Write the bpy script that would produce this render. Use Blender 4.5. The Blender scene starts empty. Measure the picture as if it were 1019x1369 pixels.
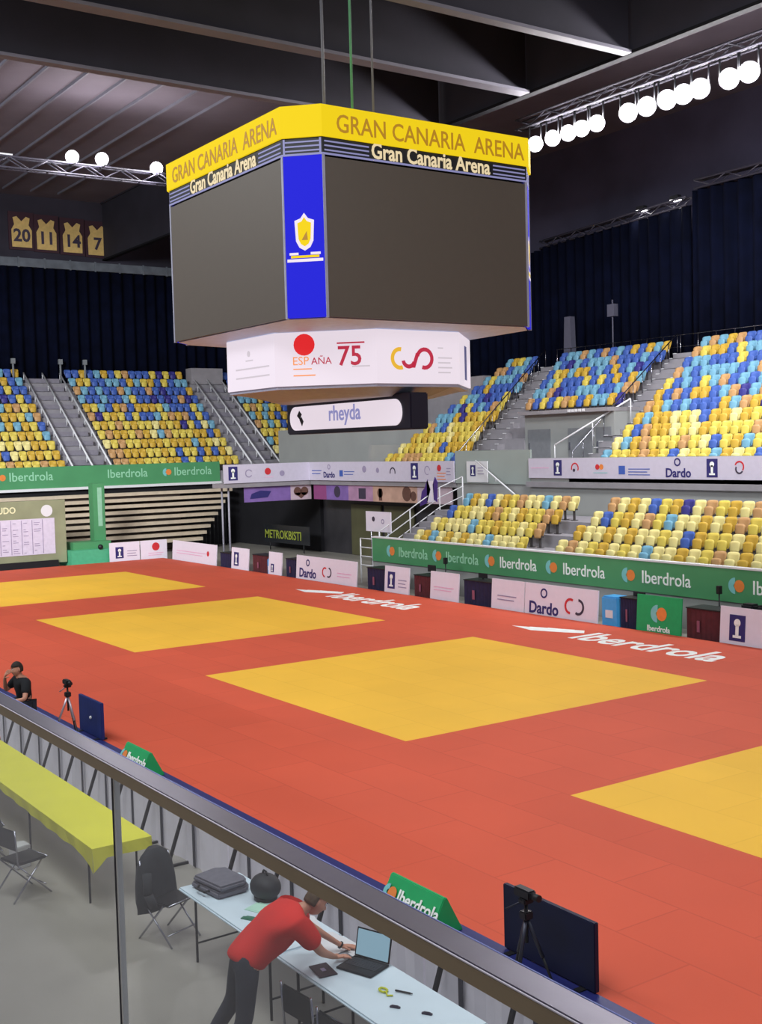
import bpy, bmesh, math, random
from mathutils import Vector, Matrix
random.seed(7)
PI = math.pi
C = bpy.context.scene.collection

# ------------------------------------------------------------------ camera
YAW, PITCH, ROLL, FPX = math.radians(145.562), math.radians(3.17), math.radians(-1.509), 1570.6
CAM = Vector((24.725, -11.867, 5.204))
_f = Vector((math.cos(YAW)*math.cos(PITCH), math.sin(YAW)*math.cos(PITCH), -math.sin(PITCH)))
_r = Vector((math.sin(YAW), -math.cos(YAW), 0)); _u = _r.cross(_f)
_R = _r*math.cos(ROLL)+_u*math.sin(ROLL); _U = -_r*math.sin(ROLL)+_u*math.cos(ROLL)
cd = bpy.data.cameras.new('camera'); cam = bpy.data.objects.new('camera', cd); C.objects.link(cam)
M3 = Matrix((_R, _U, -_f)).transposed()
cam.matrix_world = Matrix.Translation(CAM) @ M3.to_4x4()
cd.sensor_fit = 'HORIZONTAL'; cd.sensor_width = 36; cd.lens = FPX*36/1019; cd.clip_start = .05; cd.clip_end = 300
S = bpy.context.scene; S.camera = cam
def in_view(p, m=30):
    d = Vector(p)-CAM; z = d.dot(_f)
    if z < .5: return False
    x = 509.5+FPX*d.dot(_R)/z; y = 684.5-FPX*d.dot(_U)/z
    return -m < x < 1019+m and -m < y < 1369+m

# ------------------------------------------------------------------ world, lights, exposure
W = bpy.data.worlds.new('world'); S.world = W; W.use_nodes = True
W.node_tree.nodes['Background'].inputs[0].default_value = (.75, .78, 1, 1)
W.node_tree.nodes['Background'].inputs[1].default_value = .3
vs = S.view_settings; vs.view_transform = 'Standard'; vs.look = 'None'; vs.gamma = 1; vs.exposure = -0.08
vs.use_curve_mapping = False
def area(name, loc, target, size, power, col=(.93, .97, 1), sy=None, spread=170):
    l = bpy.data.lights.new(name, 'AREA'); l.energy = power; l.color = col; l.size = size
    l.spread = math.radians(spread)
    if sy: l.shape = 'RECTANGLE'; l.size_y = sy
    o = bpy.data.objects.new(name, l); C.objects.link(o); o.location = loc
    o.rotation_euler = (Vector(target)-Vector(loc)).to_track_quat('-Z', 'Y').to_euler()
    return o
# unseen area lights added as soft fill for the mats, stands and near tables
area('fill_light_bank', (20, -14, 17), (4, 2, 0), 10, 1150, sy=4)
area('fill_light_bank', (24, 4, 17.5), (8, 4, 0), 8, 1180, sy=8)
area('fill_light_bank', (14, -9, 17), (12, -2, 0), 8, 1000, sy=3)
area('fill_light_bank', (0, -13, 17), (-6, 6, 0), 16, 1900, sy=3)
area('fill_light_bank', (-14, -13, 17.5), (-24, 6, 0), 14, 3300, sy=3)
area('fill_light_bank', (11, 9.5, 16), (-5, 21, 5), 6, 950, sy=2, spread=80)
area('fill_light_bank', (-8, -12, 15), (-40, 14, 5), 8, 1900, sy=3, spread=75)

# ------------------------------------------------------------------ materials
def lin(c): return tuple(((x/255)/12.92 if x/255 <= .04045 else ((x/255+.055)/1.055)**2.4) for x in c)
MATS = {}
def mat(name, col, rough=.6, metal=0, em=0, var=.06, scale=6, spec=.4, bump=0):
    if name in MATS: return MATS[name]
    m = bpy.data.materials.new(name); m.use_nodes = True; nt = m.node_tree; b = nt.nodes['Principled BSDF']
    c = lin(col)
    b.inputs['Roughness'].default_value = rough; b.inputs['Metallic'].default_value = metal
    b.inputs['Specular IOR Level'].default_value = spec
    tc = nt.nodes.new('ShaderNodeTexCoord'); n = nt.nodes.new('ShaderNodeTexNoise')
    n.inputs['Scale'].default_value = scale; n.inputs['Detail'].default_value = 4
    nt.links.new(tc.outputs['Object'], n.inputs['Vector'])
    r = nt.nodes.new('ShaderNodeValToRGB')
    r.color_ramp.elements[0].position = .3; r.color_ramp.elements[1].position = .7
    r.color_ramp.elements[0].color = (*[x*(1-var) for x in c], 1); r.color_ramp.elements[1].color = (*[min(1, x*(1+var)) for x in c], 1)
    nt.links.new(n.outputs['Fac'], r.inputs['Fac']); nt.links.new(r.outputs['Color'], b.inputs['Base Color'])
    if em:
        b.inputs['Emission Color'].default_value = (*c, 1); b.inputs['Emission Strength'].default_value = em
        for l in list(b.inputs['Base Color'].links): nt.links.remove(l)
        b.inputs['Base Color'].default_value = (*[x*.2 for x in c], 1)
    if bump:
        bp = nt.nodes.new('ShaderNodeBump'); bp.inputs['Strength'].default_value = bump
        nt.links.new(n.outputs['Fac'], bp.inputs['Height']); nt.links.new(bp.outputs['Normal'], b.inputs['Normal'])
    MATS[name] = m; return m
def tile_mat(name, col, col2, seam, w=2, h=1, rough=.75, mortar=.012):
    m = mat(name, col, rough, var=0); nt = m.node_tree; b = nt.nodes['Principled BSDF']
    tc = nt.nodes.new('ShaderNodeTexCoord'); br = nt.nodes.new('ShaderNodeTexBrick')
    br.offset = .5; br.inputs['Scale'].default_value = 1; br.inputs['Brick Width'].default_value = w; br.inputs['Row Height'].default_value = h
    br.inputs['Mortar Size'].default_value = mortar; br.inputs['Color1'].default_value = (*lin(col), 1)
    br.inputs['Color2'].default_value = (*lin(col2), 1); br.inputs['Mortar'].default_value = (*lin(seam), 1)
    nt.links.new(tc.outputs['Object'], br.inputs['Vector'])
    mx = nt.nodes.new('ShaderNodeMix'); mx.data_type = 'RGBA'; mx.blend_type = 'MULTIPLY'; mx.inputs[0].default_value = 1
    n = nt.nodes.new('ShaderNodeTexNoise'); n.inputs['Scale'].default_value = .35; n.inputs['Detail'].default_value = 3
    nt.links.new(tc.outputs['Object'], n.inputs['Vector'])
    r = nt.nodes.new('ShaderNodeValToRGB'); r.color_ramp.elements[0].position = .35; r.color_ramp.elements[1].position = .65
    r.color_ramp.elements[0].color = (.92, .92, .92, 1); r.color_ramp.elements[1].color = (1, 1, 1, 1)
    nt.links.new(n.outputs['Fac'], r.inputs['Fac'])
    nt.links.new(br.outputs['Color'], mx.inputs[6]); nt.links.new(r.outputs['Color'], mx.inputs[7])
    nt.links.new(mx.outputs[2], b.inputs['Base Color'])
    return m
RED = tile_mat('red_tatami', (208, 84, 55), (201, 80, 52), (192, 74, 48), 2, 1)
YEL = tile_mat('yellow_tatami', (240, 186, 56), (236, 182, 53), (230, 176, 50), 2, 1)
FLOOR = mat('polished_concrete', (150, 146, 138), .35, var=.1, scale=.7)
CONC = mat('tread_concrete', (138, 135, 140), .8, var=.08, scale=2)
CONCD = mat('riser_concrete', (140, 136, 140), .85, var=.08, scale=2)
WALL = mat('grey_wall_paint', (150, 152, 150), .8, var=.05, scale=.8)
GLASSW = mat('greenish_parapet', (150, 160, 155), .5, var=.05, scale=.8)
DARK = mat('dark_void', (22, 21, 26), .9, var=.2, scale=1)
DECK = mat('roof_deck', (104, 96, 106), .8, var=.1, scale=.5)
BEAM = mat('beam_web', (34, 32, 42), .8, var=.2, scale=.6)
FLANGE = mat('beam_flange', (104, 102, 112), .6, var=.1, scale=1)
CURT = mat('navy_curtain', (5, 9, 28), .95, var=.3, scale=1.5, spec=.1)
BLACK = mat('black_plastic', (22, 22, 26), .5)
STEEL = mat('brushed_steel', (170, 170, 180), .25, metal=1, var=.04, scale=8)
WHT = mat('white_board', (222, 216, 228), .6, var=.02)
WHTP = mat('white_paint', (215, 215, 218), .5, var=.02)
WHTB = mat('white_banner_cloth', (196, 190, 206), .65, var=.03)
TABLEW = mat('white_tabletop', (206, 222, 232), .45, var=.02)
GRN = mat('green_vinyl', (74, 142, 94), .55, var=.06, scale=1)
GRN2 = mat('bright_green_vinyl', (30, 158, 92), .5, var=.05)
BLUEP = mat('navy_panel', (18, 38, 100), .6, var=.15, scale=3)
BLUED = mat('dark_navy_panel', (10, 16, 48), .6, var=.2, scale=3)
NAVYC = mat('navy_cloth', (34, 30, 62), .85, var=.15)
MAROON = mat('maroon_cloth', (84, 34, 40), .85, var=.15)
TAN = mat('pale_timber', (196, 180, 158), .7, var=.08, scale=3)
YCLOTH = mat('yellow_cloth', (218, 214, 66), .85, var=.04, scale=2)
INKN = mat('navy_ink', (44, 40, 104), .6); INKR = mat('red_ink', (196, 44, 52), .6); INKG = mat('grey_ink', (150, 140, 168), .6)
INKO = mat('orange_ink', (226, 130, 60), .6); INKW = mat('white_ink', (236, 240, 236), .6); INKLB = mat('pale_blue_ink', (120, 190, 190), .6)
INKP = mat('pink_ink', (220, 170, 200), .6); INKK = mat('dark_ink', (60, 52, 70), .6); INKB = mat('blue_ink', (60, 90, 170), .6)
INKPG = mat('pale_green_ink', (150, 205, 170), .6)

# ------------------------------------------------------------------ mesh helpers
class MB:
    def __init__(s, M=None): s.b = bmesh.new(); s.mi = 0; s.M = M; s.smooth = False
    def _v(s, co):
        co = Vector(co)
        return s.b.verts.new(s.M @ co if s.M else co)
    def face(s, pts):
        f = s.b.faces.new([s._v(p) for p in pts]); f.material_index = s.mi; f.smooth = s.smooth; return f
    def box(s, x0, x1, y0, y1, z0, z1):
        v = [s._v((x, y, z)) for x in (x0, x1) for y in (y0, y1) for z in (z0, z1)]
        for q in ((0, 1, 3, 2), (4, 6, 7, 5), (0, 4, 5, 1), (2, 3, 7, 6), (0, 2, 6, 4), (1, 5, 7, 3)):
            f = s.b.faces.new([v[i] for i in q]); f.material_index = s.mi
        return s
    def obox(s, c, size, rot):
        m = Matrix.Translation(c) @ rot.to_4x4(); h = [a/2 for a in size]
        v = [s._v(m @ Vector((x*h[0], y*h[1], z*h[2]))) for x in (-1, 1) for y in (-1, 1) for z in (-1, 1)]
        for q in ((0, 1, 3, 2), (4, 6, 7, 5), (0, 4, 5, 1), (2, 3, 7, 6), (0, 2, 6, 4), (1, 5, 7, 3)):
            f = s.b.faces.new([v[i] for i in q]); f.material_index = s.mi
        return s
    def tube(s, p0, p1, r, n=8, r1=None):
        p0, p1 = Vector(p0), Vector(p1); d = (p1-p0).normalized(); r1 = r if r1 is None else r1
        a = d.orthogonal().normalized(); b = d.cross(a)
        A = [s._v(p0+(a*math.cos(t)+b*math.sin(t))*r) for t in [2*PI*i/n for i in range(n)]]
        B = [s._v(p1+(a*math.cos(t)+b*math.sin(t))*r1) for t in [2*PI*i/n for i in range(n)]]
        for i in range(n):
            f = s.b.faces.new([A[i], A[(i+1) % n], B[(i+1) % n], B[i]]); f.material_index = s.mi; f.smooth = True
        for q in (A[::-1], B):
            f = s.b.faces.new(q); f.material_index = s.mi
        return s
    def path(s, pts, r, n=8):
        for a, b in zip(pts, pts[1:]): s.tube(a, b, r, n)
        return s
    def prism(s, poly, off):           # planar polygon extruded by vector off
        off = Vector(off); A = [s._v(p) for p in poly]; B = [s._v(Vector(p)+off) for p in poly]; n = len(poly)
        for i in range(n):
            f = s.b.faces.new([A[i], A[(i+1) % n], B[(i+1) % n], B[i]]); f.material_index = s.mi
        for q in (A[::-1], B):
            f = s.b.faces.new(q); f.material_index = s.mi
        return s
    def sphere(s, c, r, sx=1, sy=1, sz=1, seg=14):
        g = bmesh.ops.create_uvsphere(s.b, u_segments=seg, v_segments=seg//2+2, radius=r)
        for v in g['verts']:
            p = Vector((v.co.x*sx, v.co.y*sy, v.co.z*sz))+Vector(c); v.co = s.M @ p if s.M else p
            for f in v.link_faces: f.material_index = s.mi; f.smooth = True
        return s
    def mesh(s, name, mats, bevel=0):
        bmesh.ops.recalc_face_normals(s.b, faces=s.b.faces)
        if bevel:
            bmesh.ops.remove_doubles(s.b, verts=s.b.verts, dist=1e-5)
            bmesh.ops.bevel(s.b, geom=list(s.b.edges), offset=bevel, segments=2, affect='EDGES', clamp_overlap=True)
        me = bpy.data.meshes.new(name); s.b.to_mesh(me); s.b.free()
        for m in (mats if isinstance(mats, (list, tuple)) else [mats]): me.materials.append(m)
        return me
    def build(s, name, mats, parent=None, bevel=0):
        return link(name, s.mesh(name, mats, bevel), parent)
def link(name, me, parent=None):
    o = bpy.data.objects.new(name, me); C.objects.link(o)
    if parent: o.parent = parent
    return o
def tag(o, label=None, cat=None, group=None, kind=None):
    for k, v in (('label', label), ('category', cat), ('group', group), ('kind', kind)):
        if v: o[k] = v
    return o
def empty(name, loc=(0, 0, 0), rz=0, label=None, cat=None, group=None):
    o = bpy.data.objects.new(name, None); C.objects.link(o); o.location = loc; o.rotation_euler = (0, 0, rz); o.empty_display_size = .2
    return tag(o, label, cat, group)
def struct(name, mb, m, parent=None, bevel=0):
    o = mb.build(name, m, parent, bevel)
    if not parent: o['kind'] = 'structure'
    return o
def copy_tree(o, parent=None):
    c = o.copy(); C.objects.link(c); c.parent = parent
    for ch in list(o.children): copy_tree(ch, c)
    return c
def text_mesh(body, size, M, bold=0.0, depth=.004, align='LEFT', sx=1, shear=0):
    cu = bpy.data.curves.new('t', 'FONT'); cu.body = body; cu.size = size; cu.extrude = depth; cu.offset = bold; cu.align_x = align; cu.shear = shear
    cu.resolution_u = 3
    o = bpy.data.objects.new('t', cu); C.objects.link(o)
    dg = bpy.context.evaluated_depsgraph_get(); me = bpy.data.meshes.new_from_object(o.evaluated_get(dg))
    bpy.data.objects.remove(o); bpy.data.curves.remove(cu)
    me.transform(Matrix.Diagonal((sx, 1, 1, 1))); me.transform(M)
    me.materials.clear()
    return me
UP = Matrix.Rotation(PI/2, 4, 'X')     # text plane XY -> XZ facing -Y
def lettering(parent, body, size, x, z, m, y=-.006, bold=.0, F=None, align='LEFT', sx=1, name='lettering'):
    M = Matrix.Translation((x, y, z)) @ UP
    if F: M = F @ M
    me = text_mesh(body, size, M, bold, .004, align, sx); me.name = name; me.materials.append(m)
    return link(name, me, parent)
def arc(mb, x, z, r, t, a0, a1, y=-.004, n=16, d=.006):
    a0, a1 = math.radians(a0), math.radians(a1)
    for i in range(n):
        p, q = a0+(a1-a0)*i/n, a0+(a1-a0)*(i+1)/n
        P = [(x+rr*math.cos(k), y, z+rr*math.sin(k)) for rr, k in ((r, p), (r, q), (r-t, q), (r-t, p))]
        mb.prism(P, (0, -d, 0))
def disc(mb, x, z, r, y=-.004, sx=1, n=20, d=.006):
    mb.prism([(x+r*sx*math.cos(2*PI*i/n), y, z+r*math.sin(2*PI*i/n)) for i in range(n)], (0, -d, 0))
def prints(parent, items, F=None, name='printed_emblem'):
    """items: (kind, x, z, ..., material) on the local plane y = 0, facing -y"""
    NM = {'rect': 'emblem_block', 'disc': 'emblem_dot', 'arc': 'logo_ring', 'lines': 'small_print'}; last = None
    for it in items:
        k, m = it[0], it[-1]
        if k == 'text': lettering(parent, it[4], it[3], it[1], it[2], m, F=F, bold=it[5] if len(it) > 6 else 0, align='CENTER'); continue
        mb = MB(F); x, z = it[1], it[2]
        if k == 'rect': mb.box(x, x+it[3], -.010, -.004, z, z+it[4])
        if k == 'disc': disc(mb, x, z, it[3])
        if k == 'arc': arc(mb, x, z, it[3], it[4], it[5], it[6])
        if k == 'lines':                  # lines of small print too small to read
            for i in range(it[4]): mb.box(x, x+it[3]*(1-.12*(i % 2)), -.009, -.004, z-i*it[5]-it[5]*.28, z-i*it[5])
        last = mb.build(NM[k], m, parent)
    return last
def crest(x, z, h):     # navy block with a white figure
    return [('rect', x, z, h*.72, h, INKN), ('rect2', 0, 0, INKN)][:1]
def crest_white(x, z, h):
    return [('rectw', 0, 0, INKW)][:0]
def navy_emblem(x, z, h):
    w = h*.74
    return [('rect', x, z, w, h, INKN)], [('disc', x+w*.5, z+h*.7, h*.15, INKW), ('rect', x+w*.4, z+h*.2, w*.2, h*.45, INKW), ('rect', x+w*.24, z+h*.12, w*.52, h*.1, INKW)]
def swirl(x, z, r):     # open ring made of a red and a dark arc
    return [('arc', x, z, r, r*.3, 60, 270, INKR), ('arc', x+r*1.4, z, r, r*.3, -120, 90, INKK)]
def leaf_logo(x, z, r):
    return [('arc', x, z, r, r*.75, 90, 270, INKLB), ('disc', x+r*.62, z, r*.75, INKO)]

# ------------------------------------------------------------------ setting: floor, mats
b = MB().box(-50, 34, -16, 34, -.3, -.12); struct('floor', b, FLOOR)
SQ = [(-24.32, -16.32), (-12.16, -4.16), (0, 8), (12.16, 20.16)]
b = MB(); b.box(-29.3, 26, -4.2, 0, -.12, 0); b.box(-29.3, 26, 8, 12.0, -.12, 0)
xs = [-29.3]+[v for s in SQ for v in s]+[26]
for i in range(0, len(xs), 2): b.box(xs[i], xs[i+1], 0, 8, -.12, 0)
tag(b.build('red_mat_surface', RED), 'wide red judo mat surface around the yellow squares', 'mat')
for (a, e), lab in zip(SQ, ('farthest yellow mat square, cut by the left edge by the green boards', 'second farthest yellow mat square, left of centre under the scoreboard', 'large yellow mat square in the middle of the red mats', 'nearest yellow mat square, cut off by the right edge')):
    b = MB().box(a, e, 0, 8, -.12, 0); tag(b.build('yellow_mat_square', YEL), lab, 'mat', 'yellow contest squares on the red mats')
b = MB().box(-29.3, 26, -4.42, -4.2, -.12, .02)
tag(b.build('mat_border_strip', mat('blue_border', (28, 34, 96), .5)), 'narrow blue edging strip along the near side of the red mats', 'edging')
# white sponsor lettering laid on the mats
def mat_sign(x0, y0, lab):
    e = empty('mat_lettering', (x0, y0, .001), 0, lab, 'floor sign', 'white sponsor names on the red mats')
    me = text_mesh('Iberdrola', 1.62, Matrix.Translation((1.65, 0, 0)), .035, .0015, sx=.80); me.materials.append(INKW); link('lettering', me, e)
    b = MB()
    for k, (r0, hh) in enumerate(((0, .22), (.35, .3), (.75, .26))):
        P = [(-.9+k*.5, .3+r0*.6, 0), (.1+k*.45, .12+r0*.5, 0), (1.0+k*.25, .5+r0*.4, 0), (.6+k*.3, .62+hh+r0*.3, 0), (-.1+k*.4, .34+hh+r0*.4, 0)]
        b.prism(P, (0, 0, .002+.001*k))
    b.build('leaf_emblem', INKW, e)
mat_sign(.15, 9.75, 'large white sponsor name on the red mat near the right edge')
mat_sign(-12.1, 9.75, 'white sponsor name on the red mat beneath the scoreboard, farther away')

# ------------------------------------------------------------------ tribunes
def tread_r(i): return 4.05+.452*i           # right upper tribune
YF, DP = 18.6, .775
def tread_l(i): return 4.10+.535*i           # left tribune
XF, DL = -36.0, .725
NR = 11
b = MB()
for i in range(NR):
    b.mi = 0; b.box(-20.5, 12, YF+DP*i, YF+DP*(NR), tread_r(i)-.45 if i else 3.5, tread_r(i)) if i > 4 else None
    if i <= 4:
        b.box(-20.5, -12.4, YF+DP*i, YF+DP*NR, tread_r(i)-.45, tread_r(i)); b.box(-7.3, 12, YF+DP*i, YF+DP*NR, tread_r(i)-.45, tread_r(i))
b.box(-20.5, 12, YF+DP*NR, 29.6, tread_r(10)-.6, tread_r(10))
tr_right = struct('trim_1', b, CONC)
b = MB()
for i in range(NR): b.box(XF-DL*NR, XF-DL*i, -6, 30, tread_l(i)-.535, tread_l(i))
b.box(-48, XF-DL*NR, -6, 31, tread_l(10)-.6, tread_l(10))
struct('trim_2', b, CONC)
# lower stand
def tread_s(i): return 1.22+.42*i
b = MB()
for i in range(4): b.box(-11.9, 12, 13.75+.8*i, 17.3, (-.12 if i == 0 else tread_s(i)-.42), tread_s(i))
b.box(-11.9, 12, 17.3, 18.6, 1.0, tread_s(3))
struct('trim_3', b, CONC)
# walls
b = MB(); b.box(-9.4, 12, 18.6, 18.8, 2.4, 4.62); b.box(-14.1, -9.4, 18.66, 18.8, 2.4, 4.2); struct('wall_right', b, WALL)
b = MB(); b.box(-9.5, 12, 18.42, 18.62, 3.52, 3.72); struct('trim_4', b, CONCD)
b = MB(); b.box(-14.1, -9.4, 18.58, 18.66, 3.6, 4.95); struct('trim_5', b, GLASSW)
# gallery slab round the corner and grey corner walls
b = MB(); b.box(-36, -14.1, 18.62, 22, 3.42, 3.62); b.box(-27.1, -25.92, 13.75, 18.62, 3.42, 3.62); struct('trim_6', b, CONCD)
b = MB(); b.box(-35, -20.5, 22, 22.25, 3.6, 6.3); b.box(-20.7, -20.5, 18.7, 22, 3.6, 5.3); struct('wall_corner', b, WALL)
b = MB(); b.box(-30, -25, 24.5, 25, 6, 8.6); b.box(-26, -20.5, 25.5, 26, 6, 8.6); struct('wall_back_corner', b, CONCD)
# lower corridor wall behind the barriers
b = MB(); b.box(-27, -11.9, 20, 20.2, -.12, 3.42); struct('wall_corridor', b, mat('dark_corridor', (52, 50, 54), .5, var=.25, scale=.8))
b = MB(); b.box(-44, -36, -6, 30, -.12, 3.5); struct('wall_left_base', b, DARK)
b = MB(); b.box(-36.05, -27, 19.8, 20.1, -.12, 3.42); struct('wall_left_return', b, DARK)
# upper dark walls and roof
ZC = 20.5
b = MB(); b.box(-46, 26, -20, 32, ZC, ZC+.2); struct('ceiling', b, DECK)
b = MB(); b.box(-44.9, -44.6, -8, 32, 9, ZC); struct('wall_left', b, mat('dark_upper_wall', (48, 45, 56), .9, var=.2, scale=.4))
b = MB(); b.box(-46, 26, 31.6, 31.9, 8, ZC); struct('wall_far', b, mat('dark_far_wall', (66, 63, 82), .9, var=.2, scale=.4))
# grey rail above the left curtain
b = MB(); b.box(-44.2, -43.9, -8, 31, 16.25, 16.75)
for k in range(24): b.box(-43.92, -43.86, -7+k*1.55, -6.9+k*1.55, 16.2, 16.8)
struct('trim_7', b, mat('curtain_rail_grey', (92, 98, 106), .6, var=.2, scale=2))
# ribs on the deck
for k in range(13):
    y = -6.9+k*1.6
    b = MB().box(-43, -11, y-.04, y+.04, ZC-.12, ZC); struct('trim_%d' % (20+k), b, FLANGE)

# ------------------------------------------------------------------ roof beams and trusses
def beam(p0, p1, zb, zt, lab, w=.35, fl=None):
    p0, p1 = Vector(p0), Vector(p1); d = (p1-p0).normalized(); n = Vector((-d.y, d.x, 0)); L = (p1-p0).length; mid = (p0+p1)/2
    e = empty('roof_beam', (mid.x, mid.y, zb), math.atan2(d.y, d.x), lab, 'beam', 'steel roof beams')
    MB().box(-L/2, L/2, -w/2, w/2, 0, .1).build('bottom_flange', fl or FLANGE, e)
    MB().box(-L/2, L/2, -.05, .05, .1, zt-zb-.1).build('web', BEAM, e)
    MB().box(-L/2, L/2, -w/2, w/2, zt-zb-.1, zt-zb).build('top_flange', BEAM, e)
    return e
beam((-10.6, -16, 0), (-10.6, 15.4, 0), 17, ZC, 'roof beam farthest left, running to the top of the scoreboard')
beam((-5.75, -16, 0), (-5.75, 15.4, 0), 17, ZC, 'thick middle roof beam crossing above the scoreboard', .5)
beam((-1.05, -16, 0), (-1.05, 15.4, 0), 17, ZC, 'roof beam at the top centre right of the hanging cables')
beam((-44.5, 15.6, 0), (24, 15.6, 0), 17, ZC, 'long diagonal roof beam running up to the top right corner', .3, mat('dark_flange', (22, 22, 25), .9, spec=.1))
def truss(name, pts, h, lab, r=.05, mt=None, bay=.8, gap=.35):
    p0, p1 = Vector(pts[0]), Vector(pts[1]); d = (p1-p0).normalized(); L = (p1-p0).length; n = Vector((-d.y, d.x, 0))*gap/2
    e = empty(name, p0, 0, lab, 'truss')
    ch = MB(); la = MB(); up = Vector((0, 0, h)); O = Vector((0, 0, 0)); D = d*L
    for q in (n, -n, n+up, -n+up): ch.tube(O+q, D+q, r, 6)
    k = int(L/bay)
    for i in range(k):
        a, c = d*(i*L/k), d*((i+1)*L/k)
        for s in (n, -n): la.tube(a+s, c+s+up, r*.6, 5) if i % 2 else la.tube(a+s+up, c+s, r*.6, 5)
        la.tube(a+n, a-n, r*.5, 4)
    ch.build('chord', mt or STEEL, e); la.build('lacing', mt or STEEL, e); return e
TR = mat('truss_grey', (58, 56, 68), .5)
truss('lighting_truss', [(-24, -8, 16.95), (-24, 12.5, 17.05)], .45, 'grey lattice truss carrying floodlights at the left under the roof', .05, TR)
truss('curtain_truss', [(-20.5, 29.6, 15.1), (-9.3, 27.75, 15.1)], .35, 'grey lattice truss right of the scoreboard above the far curtain', .05, TR)
truss('curtain_truss', [(-8.6, 27.4, 15.6), (8, 27.4, 15.6)], .35, 'higher lattice truss above the curtain at the right edge', .05, TR)

# ------------------------------------------------------------------ floodlights (fixture, lens and its lamp)
LENS = bpy.data.materials.new('lit_lens'); LENS.use_nodes = True
LENS.node_tree.nodes['Principled BSDF'].inputs['Emission Color'].default_value = (1, .97, .95, 1)
LENS.node_tree.nodes['Principled BSDF'].inputs['Emission Strength'].default_value = 30
def floodlight(loc, target, r, power, lab, grp, yk=.7):
    e = empty('floodlight', loc, 0, lab, 'floodlight', grp)
    q = (Vector(target)-Vector(loc)).to_track_quat('-Z', 'Y').to_matrix().to_4x4()
    b = MB(q); b.tube((0, 0, .0), (0, 0, .32), r*1.12, 18, r*.6); b.build('housing', mat('lamp_housing', (90, 90, 96), .5), e)
    b = MB(q); b.tube((0, 0, -.05), (0, 0, -.01), r, 20); b.build('lens', LENS, e)
    b = MB(); b.path([(-r*1.2, 0, .1), (-r*1.2, 0, yk), (r*1.2, 0, yk), (r*1.2, 0, .1)], .03, 6); b.box(-.03, .03, -.22, .22, yk-.03, yk+.03) if power != 300 else b.box(-.22, .22, -.03, .03, yk-.03, yk+.03); b.build('yoke', BLACK, e)
    if power:
        l = bpy.data.lights.new('floodlight_lamp', 'POINT'); l.energy = power; l.shadow_soft_size = .25; l.color = (1, .97, 1)
        o = bpy.data.objects.new('floodlight_lamp', l); C.objects.link(o); o.parent = e; o.location = q @ Vector((0, 0, -.4))
    return e
ORD = ['first', 'second', 'third', 'fourth', 'fifth', 'sixth', 'seventh', 'eighth', 'ninth', 'tenth', 'eleventh', 'twelfth', 'thirteenth', 'fourteenth', 'fifteenth', 'sixteenth', 'seventeenth', 'eighteenth', 'nineteenth', 'twentieth']
def ordn(i):
    if i < 20: return ORD[i]
    t = ['twenty', 'thirty', 'forty', 'fifty'][(i+1)//10-2]
    return t+'-'+ORD[(i+1) % 10-1] if (i+1) % 10 else {'twenty': 'twentieth', 'thirty': 'thirtieth', 'forty': 'fortieth', 'fifty': 'fiftieth'}[t]
for k, x in enumerate([-8.13, -7.21, -6.4, -5.72, -4.98, -3.51, -2.68, -1.81, -1.12, -.45, .68, 1.43, 2.6, 3.4, 4.2]):
    if k < 12: lab = 'bright round floodlight, %s from the scoreboard in the long right-hand row' % ordn(k)
    else: lab = 'bright floodlight at the right end of the long row, beyond the picture edge'
    floodlight((x, 18, 16.2), (CAM.x-4, 0, 6), .26 if k < 5 else .29, 420, lab, 'floodlights in the long right-hand row')
truss('lighting_truss', [(-9, 18.0, 16.88), (8, 18.0, 16.88)], .35, 'dark truss behind the long right-hand row of floodlights', .04, BEAM)
for (x, y, z), lab in zip(((-22, 5.79, 17.35), (-22, 7.1, 17.41), (-22, 9.6, 17.3)), ('left floodlight of the pair on the left truss', 'right floodlight of the pair on the left truss', 'floodlight on the left truss half hidden by the scoreboard corner')):
    floodlight((-23.83, y+.35, z+.38), (CAM.x-10, 0, 4), .26, 300, lab, 'floodlights on the left truss', -.32)
for (x, y, z), lab in zip(((-12.5, 28.28, 15.54), (-10.2, 27.9, 15.54), (-4.8, 27.4, 15.46)), ('small house light on the truss right of the scoreboard', 'small house light near the end of the truss above the curtain', 'small house light hanging below the higher truss at the right edge')):
    e = empty('house_light', (x, y, z), 0, lab, 'light', 'small lights on the curtain trusses')
    MB().box(-.22, .22, -.12, .12, -.02, .14).build('housing', BLACK, e); MB().box(-.24, .24, -.1, .1, -.07, -.02).build('lens', LENS, e)
# glass-tube style lamp at the far left, off
e = empty('house_light', (-24, 3.3, 17.52), 0, 'small pale strip light left of the floodlight pair under the roof', 'light', 'small lights on the curtain trusses')
MB().box(-.1, .1, -.35, .35, -.05, .06).build('housing', WHTP, e)

# ------------------------------------------------------------------ curtains
def curtain(p0, p1, z0, z1, lab, amp=.16, wl=.7):
    p0, p1 = Vector(p0), Vector(p1); d = p1-p0; L = d.length; d.normalize(); n = Vector((-d.y, d.x, 0)); N = int(L/wl*8)
    b = MB(); b.smooth = True
    A, B = [], []
    for i in range(N+1):
        t = L*i/N; o = amp*math.sin(2*PI*t/wl+.8*math.sin(t*.9))
        q = p0+d*t+n*o; A.append(b._v((q.x, q.y, z0))); B.append(b._v((q.x, q.y, z1)))
    for i in range(N):
        f = b.b.faces.new([A[i], A[i+1], B[i+1], B[i]]); f.smooth = True
    o = b.build('stage_curtain', CURT); tag(o, lab, 'curtain', 'dark curtains behind the tribunes')
    md = o.modifiers.new('thick', 'SOLIDIFY'); md.thickness = .02
curtain((-44.15, -8, 0), (-44.15, 29.5, 0), tread_l(10)+.02, 16.25, 'long black curtain behind the left tribune below the grey rail')
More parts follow.
